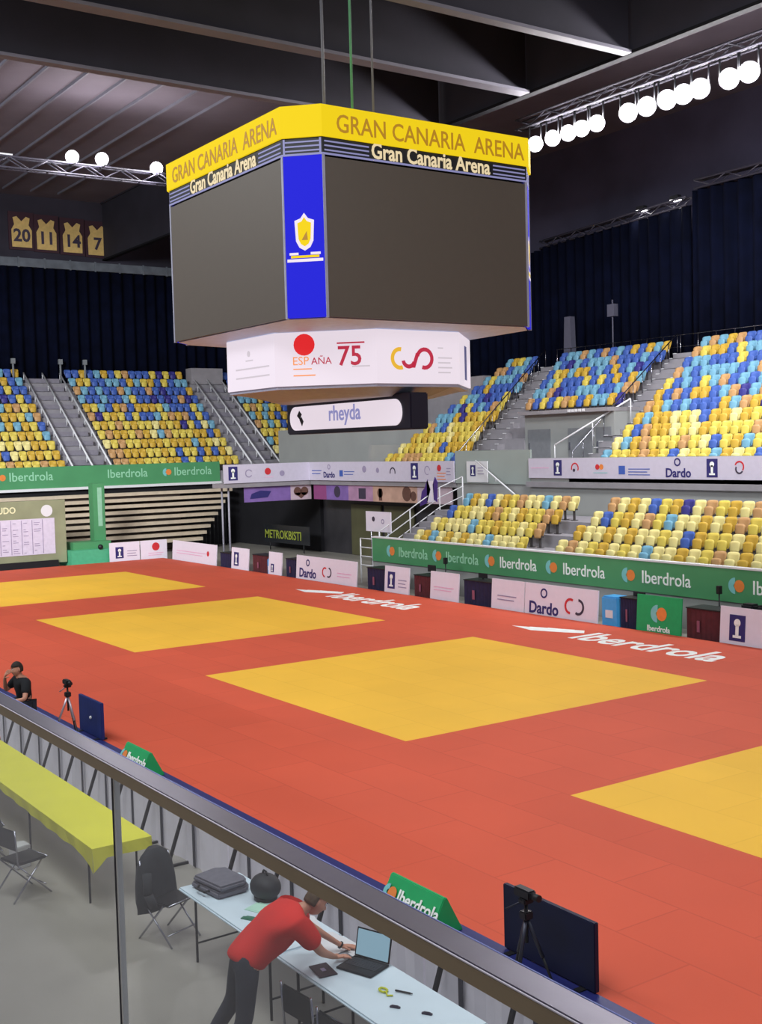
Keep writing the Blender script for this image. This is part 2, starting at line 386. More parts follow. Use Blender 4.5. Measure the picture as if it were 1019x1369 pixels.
curtain((-44, 30.9, 0), (-20.5, 29.8, 0), tread_l(10)-3, 15.1, 'black curtain hidden behind the scoreboard in the far corner')
curtain((-20.5, 29.45, 0), (-9.3, 27.75, 0), tread_r(10)+.02, 15.1, 'navy curtain right of the scoreboard behind the upper seats')
curtain((-8.9, 27.45, 0), (10, 27.45, 0), tread_r(10)+.02, 15.6, 'navy curtain at the right edge hanging from the higher truss')

# ------------------------------------------------------------------ seats
SC = {'pale yellow': (226, 212, 140), 'yellow': (214, 192, 84), 'golden yellow': (200, 162, 58), 'ochre': (190, 146, 96), 'light blue': (112, 164, 188), 'royal blue': (66, 96, 172), 'navy blue': (56, 52, 128)}
SM = {k: mat('seat_'+k.replace(' ', '_'), v, .45, var=.03) for k, v in SC.items()}
BRK = mat('seat_bracket', (70, 66, 66), .5)
def shell(b, w0, w1, z0, z1, y0, y1, bulge, t, nx=6, nz=5, rnd=.55):
    """curved plastic shell: width w0 at the bottom to w1 at the top, centre bulging back"""
    G = []
    for j in range(nz+1):
        v = j/nz; z = z0+(z1-z0)*v; w = (w0+(w1-w0)*min(1, v*1.4))
        if v > .75: w *= 1-rnd*.18*((v-.75)/.25)**2*2
        row = []
        for i in range(nx+1):
            u = i/nx*2-1
            row.append((u*w/2, y0+(y1-y0)*v+bulge*(1-u*u), z-(.03*u*u*u*u if j == nz else 0)))
        G.append(row)
    fr = [[b._v(p) for p in r] for r in G]; bk = [[b._v((p[0], p[1]+t, p[2])) for p in r] for r in G]
    def q(*vs):
        f = b.b.faces.new(vs); f.smooth = True; f.material_index = b.mi
    for j in range(nz):
        for i in range(nx):
            q(fr[j][i], fr[j][i+1], fr[j+1][i+1], fr[j+1][i]); q(bk[j][i+1], bk[j][i], bk[j+1][i], bk[j+1][i+1])
    for j in range(nz):
        q(fr[j][0], fr[j+1][0], bk[j+1][0], bk[j][0]); q(fr[j][nx], bk[j][nx], bk[j+1][nx], fr[j+1][nx])
    for i in range(nx):
        q(fr[nz][i], fr[nz][i+1], bk[nz][i+1], bk[nz][i]); q(fr[0][i+1], fr[0][i], bk[0][i], bk[0][i+1])
def back_mb(b): shell(b, .24, .445, .36, .84, 0, .09, .05, .02, rnd=.3)
def pan_mb(b): shell(b, .30, .36, .34, .66, -.13, -.09, -.03, .035)
def brk_mb(b):
    b.box(-.03, .03, -.02, .04, .0, .40); b.box(-.16, .16, -.06, .04, .36, .41); b.box(-.1, .1, -.06, .1, 0, .02)
SEATP = {}; SEATB = {}; SEAT1 = {}
for k, m in SM.items():
    b = MB(); back_mb(b); SEATB[k] = b.mesh('backrest', m)
    b = MB(); pan_mb(b); SEATP[k] = b.mesh('seat_pan', m)
    b = MB(); back_mb(b); pan_mb(b); b.mi = 1; brk_mb(b); SEAT1[k] = b.mesh('stadium_seat', [m, BRK])
b = MB(); brk_mb(b); BRKM = b.mesh('bracket', BRK)
# colours as the photograph shows them in the lower stand: (x, colour) by row
LOW = {0: [(.6, 'light blue'), (-10, 'light blue'), (-6.8, 'light blue'), (1.9, 'golden yellow'), (4.1, 'golden yellow'), (-1.3, 'golden yellow'), (-10.5, 'golden yellow'), (-9.2, 'golden yellow'), (-8.1, 'golden yellow'), (3.2, 'ochre'), (-2.6, 'ochre')],
       1: [(1.5, 'royal blue'), (-8.6, 'light blue'), (-3, 'golden yellow'), (-1.7, 'golden yellow'), (-.8, 'golden yellow'), (.5, 'yellow'), (2, 'golden yellow'), (2.8, 'yellow'), (3.7, 'golden yellow'), (-10.4, 'yellow'), (-7.4, 'golden yellow'), (-6.6, 'yellow'), (-5, 'ochre')],
       2: [(-2.5, 'royal blue'), (-10.9, 'royal blue'), (.2, 'light blue'), (-.3, 'yellow'), (-1.6, 'golden yellow'), (1.5, 'golden yellow'), (2.4, 'golden yellow'), (-5.1, 'golden yellow'), (-9.8, 'yellow'), (-8.7, 'golden yellow'), (-7.7, 'yellow'), (-6.8, 'golden yellow'), (-.7, 'ochre'), (2.9, 'ochre'), (-5.4, 'ochre'), (-8.3, 'ochre')],
       3: [(-1.5, 'royal blue'), (-9.4, 'royal blue'), (.2, 'navy blue'), (-11.0, 'light blue'), (-6.2, 'light blue'), (-2.1, 'golden yellow'), (-.3, 'golden yellow'), (1.3, 'yellow'), (1.6, 'golden yellow'), (-8.8, 'golden yellow'), (-8, 'yellow'), (-3.3, 'ochre'), (.8, 'ochre'), (2.5, 'ochre'), (-10.3, 'golden yellow'), (-7.6, 'ochre'), (-5.3, 'ochre')]}
seats = []       # (x, y, z, rz, colour, stand, block, row, index)
for r in range(4):
    for blk, x0, x1 in (('left', -11.1, -4.55), ('right', -3.35, 9)):
        n = int((x1-x0)/.45)
        for i in range(n):
            x = x0+.22+.45*i; c = 'pale yellow' if random.random() < .72 else 'yellow'
            for lx, lc in LOW[r]:
                if abs(lx-x) < .226: c = lc; break
            seats.append((x, 14.25+.8*r, tread_s(r), 0, c, 'lower stand', blk, r, i))
def upcol(t):
    u = random.random()
    t += random.uniform(-.06, .06)
    if t < .42: p = (('yellow', .36), ('golden yellow', .3), ('pale yellow', .12), ('ochre', .1), ('royal blue', .06), ('light blue', .06))
    elif t < .68: p = (('yellow', .2), ('golden yellow', .2), ('ochre', .14), ('royal blue', .24), ('light blue', .18), ('navy blue', .04))
    else: p = (('yellow', .1), ('golden yellow', .07), ('ochre', .08), ('royal blue', .42), ('light blue', .28), ('navy blue', .05))
    for k, v in p:
        if u < v: return k
        u -= v
    return 'royal blue'
def lerp(a, c, t): return a+(c-a)*t
for r in range(NR):
    t = r/(NR-1)
    R1 = (lerp(-19.9, -20.3, t), lerp(-14.1, -17.6, t)); R2 = (lerp(-12.6, -16.4, t), lerp(-7.2, -9.4, t)); R3 = (lerp(-6.1, -8.0, t), 10.5)
    for blk, (x0, x1) in (('left', R1), ('middle', R2), ('right', R3)):
        if blk == 'middle' and r < 5: continue
        n = int((x1-x0)/.45)
        for i in range(n): seats.append((x0+.22+.45*i, YF+DP*r+.5, tread_r(r), 0, upcol(t*1.32), 'right upper tribune', blk, r, i))
for r in range(NR):
    t = r/(NR-1)
    for blk, y0, y1 in (('left', -1, 9.9), ('middle', 12.5, 20.5), ('corner', 22.9, 27.2)):
        n = int((y1-y0)/.45)
        for i in range(n): seats.append((XF-DL*r-.5, y0+.22+.45*i, tread_l(r), PI/2, upcol(t*1.08), 'left tribune', blk, r, i))
vis = [s for s in seats if in_view((s[0], s[1], s[2]+.6), 4)]
def hid(s):     # behind the scoreboard or the corner board
    return s[5] == 'left tribune' and s[6] == 'corner'
vis = [s for s in vis if not hid(s)]
vis.sort(key=lambda s: (Vector(s[:3])-CAM).length); solo = vis[:300]; solo_set = set(id(s) for s in solo)
ROWN = {0: 'front row', 1: 'second row', 2: 'third row', 3: 'fourth row', 4: 'fifth row', 5: 'sixth row', 6: 'seventh row', 7: 'eighth row', 8: 'ninth row', 9: 'tenth row', 10: 'top row'}
for s in solo:
    x, y, z, rz, c, st, blk, r, i = s
    lab = '%s seat, %s from left, %s, %s block of %s' % (c, ordn(i), ROWN[r], blk, st)
    if st == 'lower stand':
        e = empty('stadium_seat', (x, y, z), rz, lab, 'seat', 'plastic seats of the lower stand')
        link('backrest', SEATB[c], e); link('seat_pan', SEATP[c], e); link('bracket', BRKM, e)
    else:
        o = link('stadium_seat', SEAT1[c]); o.location = (x, y, z); o.rotation_euler = (0, 0, rz)
        tag(o, lab, 'seat', 'plastic seats of the '+st)
# the rest of the seats, one mesh
vv, ff, fm = [], [], []; keys = list(SM)
base = {}
for k in keys:
    me = SEAT1[k]; base[k] = ([v.co.copy() for v in me.vertices], [tuple(p.vertices) for p in me.polygons], [p.material_index for p in me.polygons])
for s in seats:
    if id(s) in solo_set: continue
    x, y, z, rz, c = s[:5]; M = Matrix.Translation((x, y, z)) @ Matrix.Rotation(rz, 4, 'Z'); o = len(vv); V, Fs, Mi = base[c]
    vv += [tuple(M @ q) for q in V]; ff += [tuple(o+i for i in f) for f in Fs]; ki = keys.index(c)
    fm += [ki if mi == 0 else len(keys) for mi in Mi]
me = bpy.data.meshes.new('distant_seats'); me.from_pydata(vv, [], ff)
for k in keys: me.materials.append(SM[k])
me.materials.append(BRK); me.polygons.foreach_set('material_index', fm)
me.polygons.foreach_set('use_smooth', [True]*len(ff)); me.update()
tag(link('distant_seats', me), 'rows of yellow and blue plastic seats filling the far tribunes', 'seats', kind='stuff')

# ------------------------------------------------------------------ aisles: stairs, nosings, handrails
b = MB()
def aisle_r(xb0, xb1, xt0, xt1, r0, lab):
    b = MB()
    for r in range(r0, NR):
        for h in (0, 1):
            t = (r+h*.5)/(NR-1); x0, x1 = lerp(xb0, xt0, t), lerp(xb1, xt1, t)
            y = YF+DP*(r+h*.5); z = tread_r(r)-(.226 if h else 0)
            b.mi = 0; b.box(x0, x1, y-.39+DP*.5*0, y+.02, z, z+.226) if False else None
            zz = tread_r(r)+.226*h; y += .26 if (r == 0 and h == 0) else 0
            b.box(x0, x1, y, y+DP*(1-h*.5), tread_r(r)-.02 if h == 0 else zz-.226, zz+.01)
            b.mi = 1; b.box(x0, x0+.16, y-.02, y+.06, zz, zz+.03); b.box(x1-.16, x1, y-.02, y+.06, zz, zz+.03); b.mi = 0
    tag(b.build('aisle_steps', [CONC, WHTP]), lab, 'steps', 'stepped aisles of the right upper tribune')
aisle_r(-14.0, -12.7, -17.5, -16.5, 0, 'grey aisle steps with white edge marks left of the upper entrance')
aisle_r(-7.1, -6.15, -9.3, -8.05, 0, 'grey aisle steps with white edge marks right of the upper entrance')
def handrail(pts, lab, r=.03, posts=6, h=.9, m=None, grp=None):
    m = m or WHTP
    p0, p1 = Vector(pts[0]), Vector(pts[1]); e = empty('handrail', p0, 0, lab, 'handrail', grp)
    D = p1-p0
    MB().tube((0, 0, h), tuple(D+Vector((0, 0, h))), r, 8).build('rail', m, e)
    pb = MB()
    for i in range(posts): q = D*(i/(posts-1)); pb.tube(q, q+Vector((0, 0, h)), r*.6, 6)
    pb.build('post', m, e)
for y, lab in ((10.05, 'left white handrail of the first stairs in the left tribune'), (11.15, 'middle white handrail of the first stairs in the left tribune'), (12.2, 'right white handrail of the first stairs in the left tribune'), (20.7, 'left white handrail of the stairs next to the scoreboard'), (21.6, 'middle white handrail of the stairs next to the scoreboard'), (22.6, 'right white handrail of the stairs next to the scoreboard')):
    handrail([(XF, y, tread_l(0)), (XF-DL*NR+.3, y, tread_l(10)+.2)], lab, .05, 9, .4, grp='white stair handrails of the left tribune')
handrail([(-7.2, YF+.1, tread_r(0)), (-9.4, 27, tread_r(10)+.3)], 'handrail along the stepped aisle right of the upper entrance', .025, 12, .8, STEEL)
handrail([(-14.1, YF+.1, tread_r(0)), (-17.6, 27, tread_r(10)+.3)], 'handrail along the stepped aisle left of the upper entrance', .025, 12, .8, STEEL)
handrail([(-8.9, 19.4, 4.2), (-7.0, 21.6, 5.9)], 'slanting white handrail beside the upper entrance', .035, 3, .9)
handrail([(-9.9, 18.3, 3.0), (-12.4, 18.3, 4.4)], 'white handrail on the grey parapet right of the small sign', .03, 3, .15)
# steps for the left tribune stairs
for y0, y1, lab in ((10.1, 12.15, 'wide grey stairs through the left tribune'), (20.75, 22.6, 'grey stairs of the left tribune next to the scoreboard')):
    b = MB()
    for r in range(NR):
        for h in (0, 1): b.box(XF-DL*(r+1), XF-DL*(r+.5*h), y0, y1, tread_l(r)-.02, tread_l(r)+.01+.267*h)
    tag(b.build('aisle_steps', mat('stair_grey', (128, 124, 134), .8)), lab, 'steps', 'stepped aisles of the left tribune')
# top guard rail of the right tribune
e = empty('guard_rail', (-17, 27.2, tread_r(10)), 0, 'thin steel guard rail along the top of the right tribune', 'railing')
b = MB()
for k in range(24): b.tube((k*.95, 0, 0), (k*.95, 0, 1.05), .02, 6)
b.build('post', STEEL, e)
for z in (1.05, .55): MB().tube((0, 0, z), (22, 0, z), .018, 6).build('rail', STEEL, e)
BXG = mat('box_grey', (84, 84, 100), .8)
o = MB().tube((0, 0, 0), (0, 0, 3.0), .035, 8).box(-.22, .22, -.12, .12, 2.25, 2.8).build('equipment_post', BXG); o.location = (-13.45, 27.32, tread_r(10)+.01); tag(o, 'post with a grey box on top behind the right tribune, near the middle aisle', 'post')
o = MB().prism([(-.3, -.15, 0), (.3, -.15, 0), (.2, -.15, 2.6), (-.2, -.15, 2.6)], (0, .3, 0)).build('covered_speaker', BXG); o.location = (-16.75, 27.8, tread_r(10)+.01); tag(o, 'tall tapering grey cover by the navy curtain right of the scoreboard', 'cover')
for k, (y, lab) in enumerate(((9.4, 'left of the three thin posts on top of the left tribune'), (12.2, 'middle of the three thin posts on top of the left tribune'), (13.7, 'right of the three thin posts on top of the left tribune'))):
    o = MB().tube((0, 0, 0), (0, 0, 1.3), .06, 8).box(-.08, .08, -.12, .12, 1.1, 1.4).build('loudspeaker_post', mat('post_grey', (120, 124, 128), .6)); o.location = (-43.5, y, tread_l(10)+.02)
    tag(o, lab, 'post', 'posts on top of the left tribune')
o = MB().box(-.4, .4, -1.1, 1.1, 0, 1.0).build('stair_landing_box', CONCD); o.location = (-43.6, 21.6, tread_l(10)+.02); tag(o, 'grey box wall closing the top of the stairs by the scoreboard', 'wall box')

# upper entrance box between the aisles
e = empty('entrance_box', (-9.8, 21, 3.6), 0, 'grey entrance box set into the right upper tribune with two doors', 'entrance')
MB().box(-2.6, 2.5, 0, 1.4, 0, 2.75).build('wall', WALL, e)
MB().box(-2.62, 2.52, -.35, 1.4, 2.75, 2.9).build('roof', CONCD, e)
for x in (-2.4, 0, 1.55): 
    d = MB().box(x, x+1.35 if x < 1 else x+.8, -.03, -.001, .6, 2.15).build('door', mat('door_grey', (120, 122, 126), .5), e)
    MB().box(x+.08, x+.12, -.07, -.03, 1.3, 1.6).build('handle', STEEL, d)
for k in range(5): MB().box(.35+k*.2, .49+k*.2, -.38, -.352, 2.78, 2.88).build('white_plate', WHTP, e)
b = MB(); b.box(-12.5, -7.2, 18.75, 21, 3.5, 3.62); struct('trim_8', b, CONC)

# ------------------------------------------------------------------ boards and banners
def board(name, lab, cat, loc, rz, w, h, t, m, items, group=None, z0=0, tilt=0):
    e = MB().box(0, w, 0, t, z0, z0+h).build(name, m, None)
    e.location = loc; e.rotation_euler = (tilt, 0, rz); tag(e, lab, cat, group)
    top = []; base_ = []
    for it in items:
        (top if it[-1] is INKW and it[0] != 'text' else base_).append(it)
    if base_: prints(e, base_)
    if top: prints(e, top, Matrix.Translation((0, -.008, 0)), 'white_figure')
    return e
def em(x, z, h): a, c = navy_emblem(x, z, h); return a+c
SPB = 'sponsor boards standing along the far side of the mats'
BY, BZ = 12.06, 0
def W(x0, x1, items, lab, m=WHT, h=.95): return board('sponsor_board', lab, 'board', (x0, BY, -.12), 0, x1-x0, h+.1, .04, m, items, SPB, tilt=math.radians(-4))
W(-28.35, -23.6, [('lines', .5, .6, 3.2, 2, .12, INKP), ('disc', 3.9, .6, .12, INKR)], 'long white board with faint pink print at the far corner of the mats')
W(-22.1, -20.5, em(.25, .25, .6), 'white board with a navy emblem, first right of the long corner board')
W(-18.7, -17.6, em(.2, .2, .35), 'narrow white board between the blue crate and a navy draped table')
W(-16.4, -11.95, [('text', .9, .2, .5, 'Dardo', .012, INKN), ('arc', .9, .78, .14, .05, 0, 360, INKN)]+swirl(2.2, .5, .2)+[('lines', 3.1, .55, 1, 2, .12, INKP)], 'long white board with a blue name left of the low steel gate')
W(-10.1, -8.6, em(.2, .25, .6)+[('lines', .85, .6, .5, 3, .12, INKG)], 'white board with navy emblem standing before the left end of the green banner')
W(-7.35, -5.8, [('lines', .2, .55, 1.1, 2, .1, INKP)], 'small pinkish white board left of the big navy draped table')
W(-4.1, -2.55, [('lines', .3, .55, .9, 2, .12, INKG)], 'small white board with faint grey print left of the long white one')
W(-2.5, .62, [('text', .85, .16, .5, 'Dardo', .012, INKN), ('arc', .85, .78, .15, .05, 0, 360, INKN)]+swirl(2.0, .5, .24), 'white board with blue name and red swirl logo')
W(2.12, 3.7, leaf_logo(.75, .62, .24)+[('text', .8, .14, .22, 'Iberdrola', .004, INKW)], 'bright green board with orange and blue leaf logo', GRN2, 1.0)
W(4.98, 9, em(.3, .2, .66)+[('arc', 1.5, .55, .18, .05, -40, 200, INKK), ('lines', 2, .6, 1.2, 3, .12, INKG)], 'large white board cut off by the right picture edge')
# left end boards
for y0, y1, its, lab in ((9.3, 10.85, em(.3, .25, .55)+[('lines', .9, .6, .5, 3, .12, INKG)], 'white board with navy emblem next to the green pillar base'), (10.9, 12.3, [('disc', .8, .7, .2, INKR), ('lines', .4, .4, .8, 2, .1, INKP)], 'white board with a red disc in the far corner of the mats')):
    board('sponsor_board', lab, 'board', (-29.45, y0, -.12), PI/2, y1-y0, 1.02, .04, WHT, its, 'sponsor boards at the far left end of the mats')
# draped tables and crates between the boards
def draped(x0, x1, m, lab, h=.8, logo=True, stuff=False):
    e = empty('draped_table', ((x0+x1)/2, BY+.55, -.12), 0, lab, 'table', 'cloth-draped tables behind the boards'); w = (x1-x0)/2
    b = MB(); n = 14
    b.prism([(-w+2*w*i/n, -.35+(.02 if i % 2 else 0), 0) for i in range(n+1)]+[(w, .3, 0), (-w, .3, 0)], (0, 0, h)); b.build('table_cloth', m, e)
    MB().box(-w-.02, w+.02, -.37, .32, h, h+.03).build('tabletop', BLACK, e)
    if logo: MB().box(-w*.4, -w*.26, -.385, -.36, .25, h-.3).build('printed_mark', mat('dull_pink', (140, 80, 100), .7), e)
    return e
draped(-23.5, -22.2, NAVYC, 'dark draped table right of the long corner board', .7, False)
draped(-20.4, -18.95, MAROON, 'maroon draped table beside a white emblem board, far away')
draped(-17.5, -16.5, NAVYC, 'navy draped table left of the long white board')
draped(-11.45, -10.2, NAVYC, 'navy draped table at the end of the low steel gate', .85)
draped(-8.5, -7.45, MAROON, 'maroon draped table in front of the green banner, left part')
draped(-5.7, -4.2, NAVYC, 'wide navy draped table in the middle of the board row', .85)
draped(1.36, 2.08, NAVYC, 'narrow navy draped table between the blue crate and the green board', .9)
draped(3.75, 4.95, MAROON, 'maroon draped table right of the bright green board', .85)
def crate(x0, x1, h, lab):
    o = MB().box(0, x1-x0, 0, .5, 0, h).box(.03, x1-x0-.03, .03, .47, h, h+.04).build('blue_crate', mat('sky_blue', (70, 160, 220), .5), None, .01); o.location = (x0, BY+.1, -.12); tag(o, lab, 'crate', 'blue crates in the board row')
    MB().box(.15, x1-x0-.15, -.012, -.002, h*.35, h*.6).build('white_patch', WHTP, o)
crate(.72, 1.3, .88, 'sky blue crate right of the board with red swirl logo')
crate(-18.93, -18.72, .7, 'small blue crate beside the far maroon table')
# things on the draped tables
def monitor(x, lab, h=.33):
    e = empty('table_monitor', (x, BY+.6, .74), 0, lab, 'monitor', 'dark monitors and bags on the draped tables')
    MB().box(-.22, .22, -.02, .02, .06, h).build('screen', BLACK, e, .006); MB().box(-.08, .08, -.06, .06, 0, .015).build('foot', BLACK, e); MB().box(-.02, .02, -.01, .01, .015, .08).build('stem', BLACK, e)
monitor(-8.0, 'small dark monitor on the maroon table before the green banner', .3); monitor(-5.2, 'small dark monitor on the wide navy table', .22)
monitor(1.7, 'low dark monitor on the narrow navy table', .2)
def tripodlamp(x, lab):
    e = empty('microphone_stand', (x, BY+.9, -.12), 0, lab, 'stand', 'thin black stands behind the boards')
    MB().tube((0, 0, .1), (0, 0, 1.25), .02, 6).build('pole', BLACK, e); MB().box(-.06, .06, -.06, .06, 1.2, 1.42).build('head', BLACK, e, .01)
    for a in (0, 2.1, 4.2): MB().tube((0, 0, .25), (.25*math.cos(a), .25*math.sin(a), 0.01), .012, 5).build('leg', BLACK, e)
tripodlamp(4.25, 'thin black stand behind the maroon table near the right edge'); tripodlamp(-7.6, 'thin black stand in front of the green banner at its second name')
for x, lab in ((5.6, 'left black bag on top behind the right-hand white board'), (6.1, 'right black bag on top behind the right-hand white board')):
    o = MB().box(-.2, .2, -.15, .15, 0, .34).build('black_bag', BLACK, None, .05); o.location = (x, BY+.45, .74-.12+.04); tag(o, lab, 'bag', 'black bags behind the right-hand board')
o = MB().box(-.7, 1.2, -.25, .3, 0, .03).build('tabletop', BLACK); 
o.name = 'side_table'; o.location = (5.6, BY+.45, .64); tag(o, 'dark table behind the right-hand white board', 'table')
b = MB()
for x in (-.6, 1.1):
    for y in (-.2, .25): b.tube((x, y, -.76), (x, y, 0), .02, 6)
b.build('leg', BLACK, o)

# green banner of the lower stand, in five printed lengths on one cloth
e = board('green_banner', 'long green banner with a repeated white name below the lower seats', 'banner', (-13.0, 13.55, .80), 0, 22, .9, .06, GRN, [])
for k, x in enumerate((1.2, 4.1, 7.05, 10.1, 13.4, 17.3)):
    prints(e, leaf_logo(x, .45, .22), name='leaf_logo'); lettering(e, 'Iberdrola', .52, x+.55, .27, INKPG if k < 2 else INKW, sx=.95, bold=.004)
b = MB().box(-13.0, 9.5, 13.62, 13.74, -.12, .84); struct('wall_stand_front', b, WALL)
b = MB().box(-13.0, 9.5, 13.53, 13.75, 1.7, 1.75); struct('trim_9', b, WHTP)
# gate rails at the left end of the lower stand
e = empty('steel_gate', (-13.9, 13.6, -.12), 0, 'low white tubular gate at the left end of the green banner', 'gate')
b = MB()
for x in (0, .85): MB().tube((x, 0, 0), (x, 0, 1.75), .03, 8).build('post', WHTP, e)
for z in (.7, 1.05, 1.4, 1.75): MB().tube((0, 0, z), (.85, 0, z), .022, 8).build('rail', WHTP, e)
# stairs at the left end of the lower stand
b = MB()
for i in range(8): b.box(-13.1, -11.9, 13.9+.4*i, 18.4, -.12+(.21*i), .09+.21*i+.9 if False else .12+.21*(i+1)+.8)
tag(b.build('side_steps', CONC), 'grey concrete steps at the left end of the lower stand', 'steps')
e = empty('guard_rail', (-13.15, 14.0, 0), 0, 'steel guard rail beside the grey steps left of the lower seats', 'railing')
for (y, z) in ((0, 1.1), (1.5, 1.9), (3.0, 2.7), (4.2, 3.1)): MB().tube((0, y, z-.9), (0, y, z+.8), .028, 8).build('post', WHTP, e)
for dz in (.8, .4, 0): MB().path([(0, 0, 1.1+dz), (0, 1.5, 1.9+dz), (0, 3.0, 2.7+dz), (0, 4.2, 3.1+dz)], .022, 6).build('rail', WHTP, e)
board('small_sign', 'square white sign hanging on the rail left of the lower stand', 'sign', (-14.75, 14.45, 1.83), 0, 1.75, .8, .04, WHT, [('disc', .55, .5, .1, INKK), ('arc', 1.2, .42, .1, .04, 0, 360, INKG)])
b = MB(); 
for x in (-14.5, -13.3): b.tube((x, 14.53, -.12), (x, 14.53, 2.6), .025, 6)
tag(b.build('sign_frame', STEEL), 'thin steel frame carrying the square white sign', 'frame')
o = MB().prism([(0, 0, 0), (.5, 0, .15), (.75, 0, .7), (.55, 0, 1.1), (.35, 0, .75), (.15, 0, .6)], (0, .03, 0)).prism([(.95, 0, .3), (1.15, 0, .2), (1.2, 0, 1.0), (1.05, 0, 1.2), (.9, 0, .9)], (0, .03, 0)).build('purple_flag', mat('purple_cloth', (70, 44, 120), .8))
o.location = (-13.7, 16.4, 2.75); tag(o, 'purple and white cloth hung at the top left of the lower seats', 'flag')
MB().box(.5, .95, .0, .03, .2, 1.05).build('white_field', WHT, o)

# upper banners
e = board('white_banner', 'long white sponsor banner right of centre above the lower seats', 'banner', (-9.42, 18.5, 3.86), 0, 20, .75, .05, WHTB,
    [('lines', .15, .4, 1.0, 1, .1, INKP)]+em(1.42, .1, .58)+[('arc', 2.55, .38, .2, .05, -30, 200, INKR), ('disc', 2.5, .3, .06, INKK)]+[('disc', 3.7, .42, .1, INKR), ('disc', 3.9, .42, .1, INKO), ('lines', 3.5, .22, .7, 1, .08, INKLB)]
    +[('rect', 4.75, .16, .3, .3, INKB), ('lines', 5.2, .36, 1.0, 3, .1, INKB), ('text', 7.45, .08, .42, 'Dardo', .01, INKN), ('arc', 7.42, .58, .14, .05, 0, 360, INKN)]+em(8.65, .08, .6)+[('arc', 9.95, .42, .19, .05, -40, 160, INKR), ('arc', 9.95, .35, .16, .05, 150, 330, INKK), ('disc', 11.0, .4, .13, INKR), ('disc', 11.2, .4, .13, INKO), ('disc', 11.4, .4, .13, INKK), ('lines', 10.9, .2, .7, 1, .08, INKLB)]
    +em(13.4, .08, .6)+[('lines', 14.5, .5, 1.6, 3, .12, INKG)])
e = board('small_sign', 'small white sign with navy emblem between the two white banners', 'sign', (-13.24, 18.5, 3.66), 0, 1.33, .86, .05, WHTP, em(.25, .25, .45)+[('lines', .72, .6, .4, 3, .12, INKG)])
e = empty('white_banner', (-25.85, 18.5, 3.64), 0, 'long white sponsor banner bending round the corner below the scoreboard', 'banner')
def fan(F, w, items):
    MB(F).box(0, w, 0, .05, 0, .9).build('banner_cloth', WHTB, e)
    bb = [i for i in items if not (i[-1] is INKW and i[0] != 'text')]; tt = [i for i in items if i[-1] is INKW and i[0] != 'text']
    prints(e, bb, F)
    if tt: prints(e, tt, F @ Matrix.Translation((0, -.008, 0)), 'white_figure')
F2 = Matrix.Translation((0, -4.75, 0)) @ Matrix.Rotation(PI/2, 4, 'Z')
fan(Matrix(), 11.75, [('lines', .3, .5, .9, 2, .15, INKB), ('text', 1.9, .14, .4, 'Dardo', .01, INKN), ('arc', 1.9, .66, .13, .05, 0, 360, INKG), ('rect', 2.85, .2, .3, .3, INKB), ('lines', 3.25, .45, .9, 2, .13, INKB), ('disc', 5.0, .55, .16, INKG), ('disc', 6.1, .5, .12, INKG)]+[('arc', 7.3, .42, .22, .06, -20, 200, INKK)]+em(8.7, .1, .72)+[('arc', 9.9, .5, .2, .04, 0, 300, INKG), ('disc', 10.75, .6, .14, INKR), ('lines', 10.6, .4, .6, 3, .13, INKO), ('lines', 11.25, .6, .3, 3, .13, INKG)])
fan(F2, 4.75, em(.25, .14, .66)+[('arc', 1.35, .45, .2, .05, 30, 330, INKG), ('disc', 2.4, .52, .17, INKR), ('lines', 2.2, .25, .5, 1, .1, INKP), ('disc', 3.2, .4, .14, INKG)])
# printed pictures under the corner banner
PUR = mat('purple_print', (124, 96, 160), .6, var=.15, scale=2); PNK = mat('pink_print', (170, 130, 160), .6, var=.15, scale=2); MAG = mat('magenta_print', (140, 70, 120), .6); TANP = mat('tan_print', (186, 150, 132), .6, var=.15, scale=2); CRM = mat('cream_print', (190, 170, 180), .6); BRN = mat('brown_print', (96, 66, 56), .6)
e = empty('picture_frieze', (-25.85, 18.75, 2.68), 0, 'purple to tan picture frieze hanging below the white corner banner', 'banner')
for F, segs in ((Matrix(), ((0, 1.2, MAG), (1.2, 3.2, PUR), (3.2, 5.3, PNK), (5.3, 7.0, TANP), (7.0, 8.8, TANP), (8.8, 11.3, CRM))), (Matrix.Translation((-.25, -3.8, 0)) @ Matrix.Rotation(PI/2, 4, 'Z'), ((0, 1.9, PUR), (1.9, 2.6, PUR), (2.6, 3.8, CRM)))):
    for a, c, m in segs: MB(F).box(a, c, 0, .04, 0, .74).build('printed_panel', m, e)
b = MB(); b.mi = 0; disc(b, 2.2, .4, .28); b.box(4.1, 4.7, -.01, -.004, .1, .6)
b.mi = 1; disc(b, 5.9, .4, .22); disc(b, 8.0, .4, .34); disc(b, 8.5, .3, .22); b.box(5.8, 6.05, -.01, -.004, .05, .6)
b.build('printed_figures', [INKK, BRN], e)
b = MB(Matrix.Translation((-.25, -3.8, 0)) @ Matrix.Rotation(PI/2, 4, 'Z')); b.prism([(.3, -.004, .15), (1.3, -.004, .2), (1.5, -.004, .5), (.9, -.004, .55), (.4, -.004, .4)], (0, -.006, 0)); b.mi = 1; disc(b, 3.0, .42, .22); disc(b, 3.4, .42, .22); b.prism([(2.8, -.004, .35), (3.6, -.004, .35), (3.2, -.004, .05)], (0, -.006, 0)); b.build('printed_figures', [INKN, BRN], e)
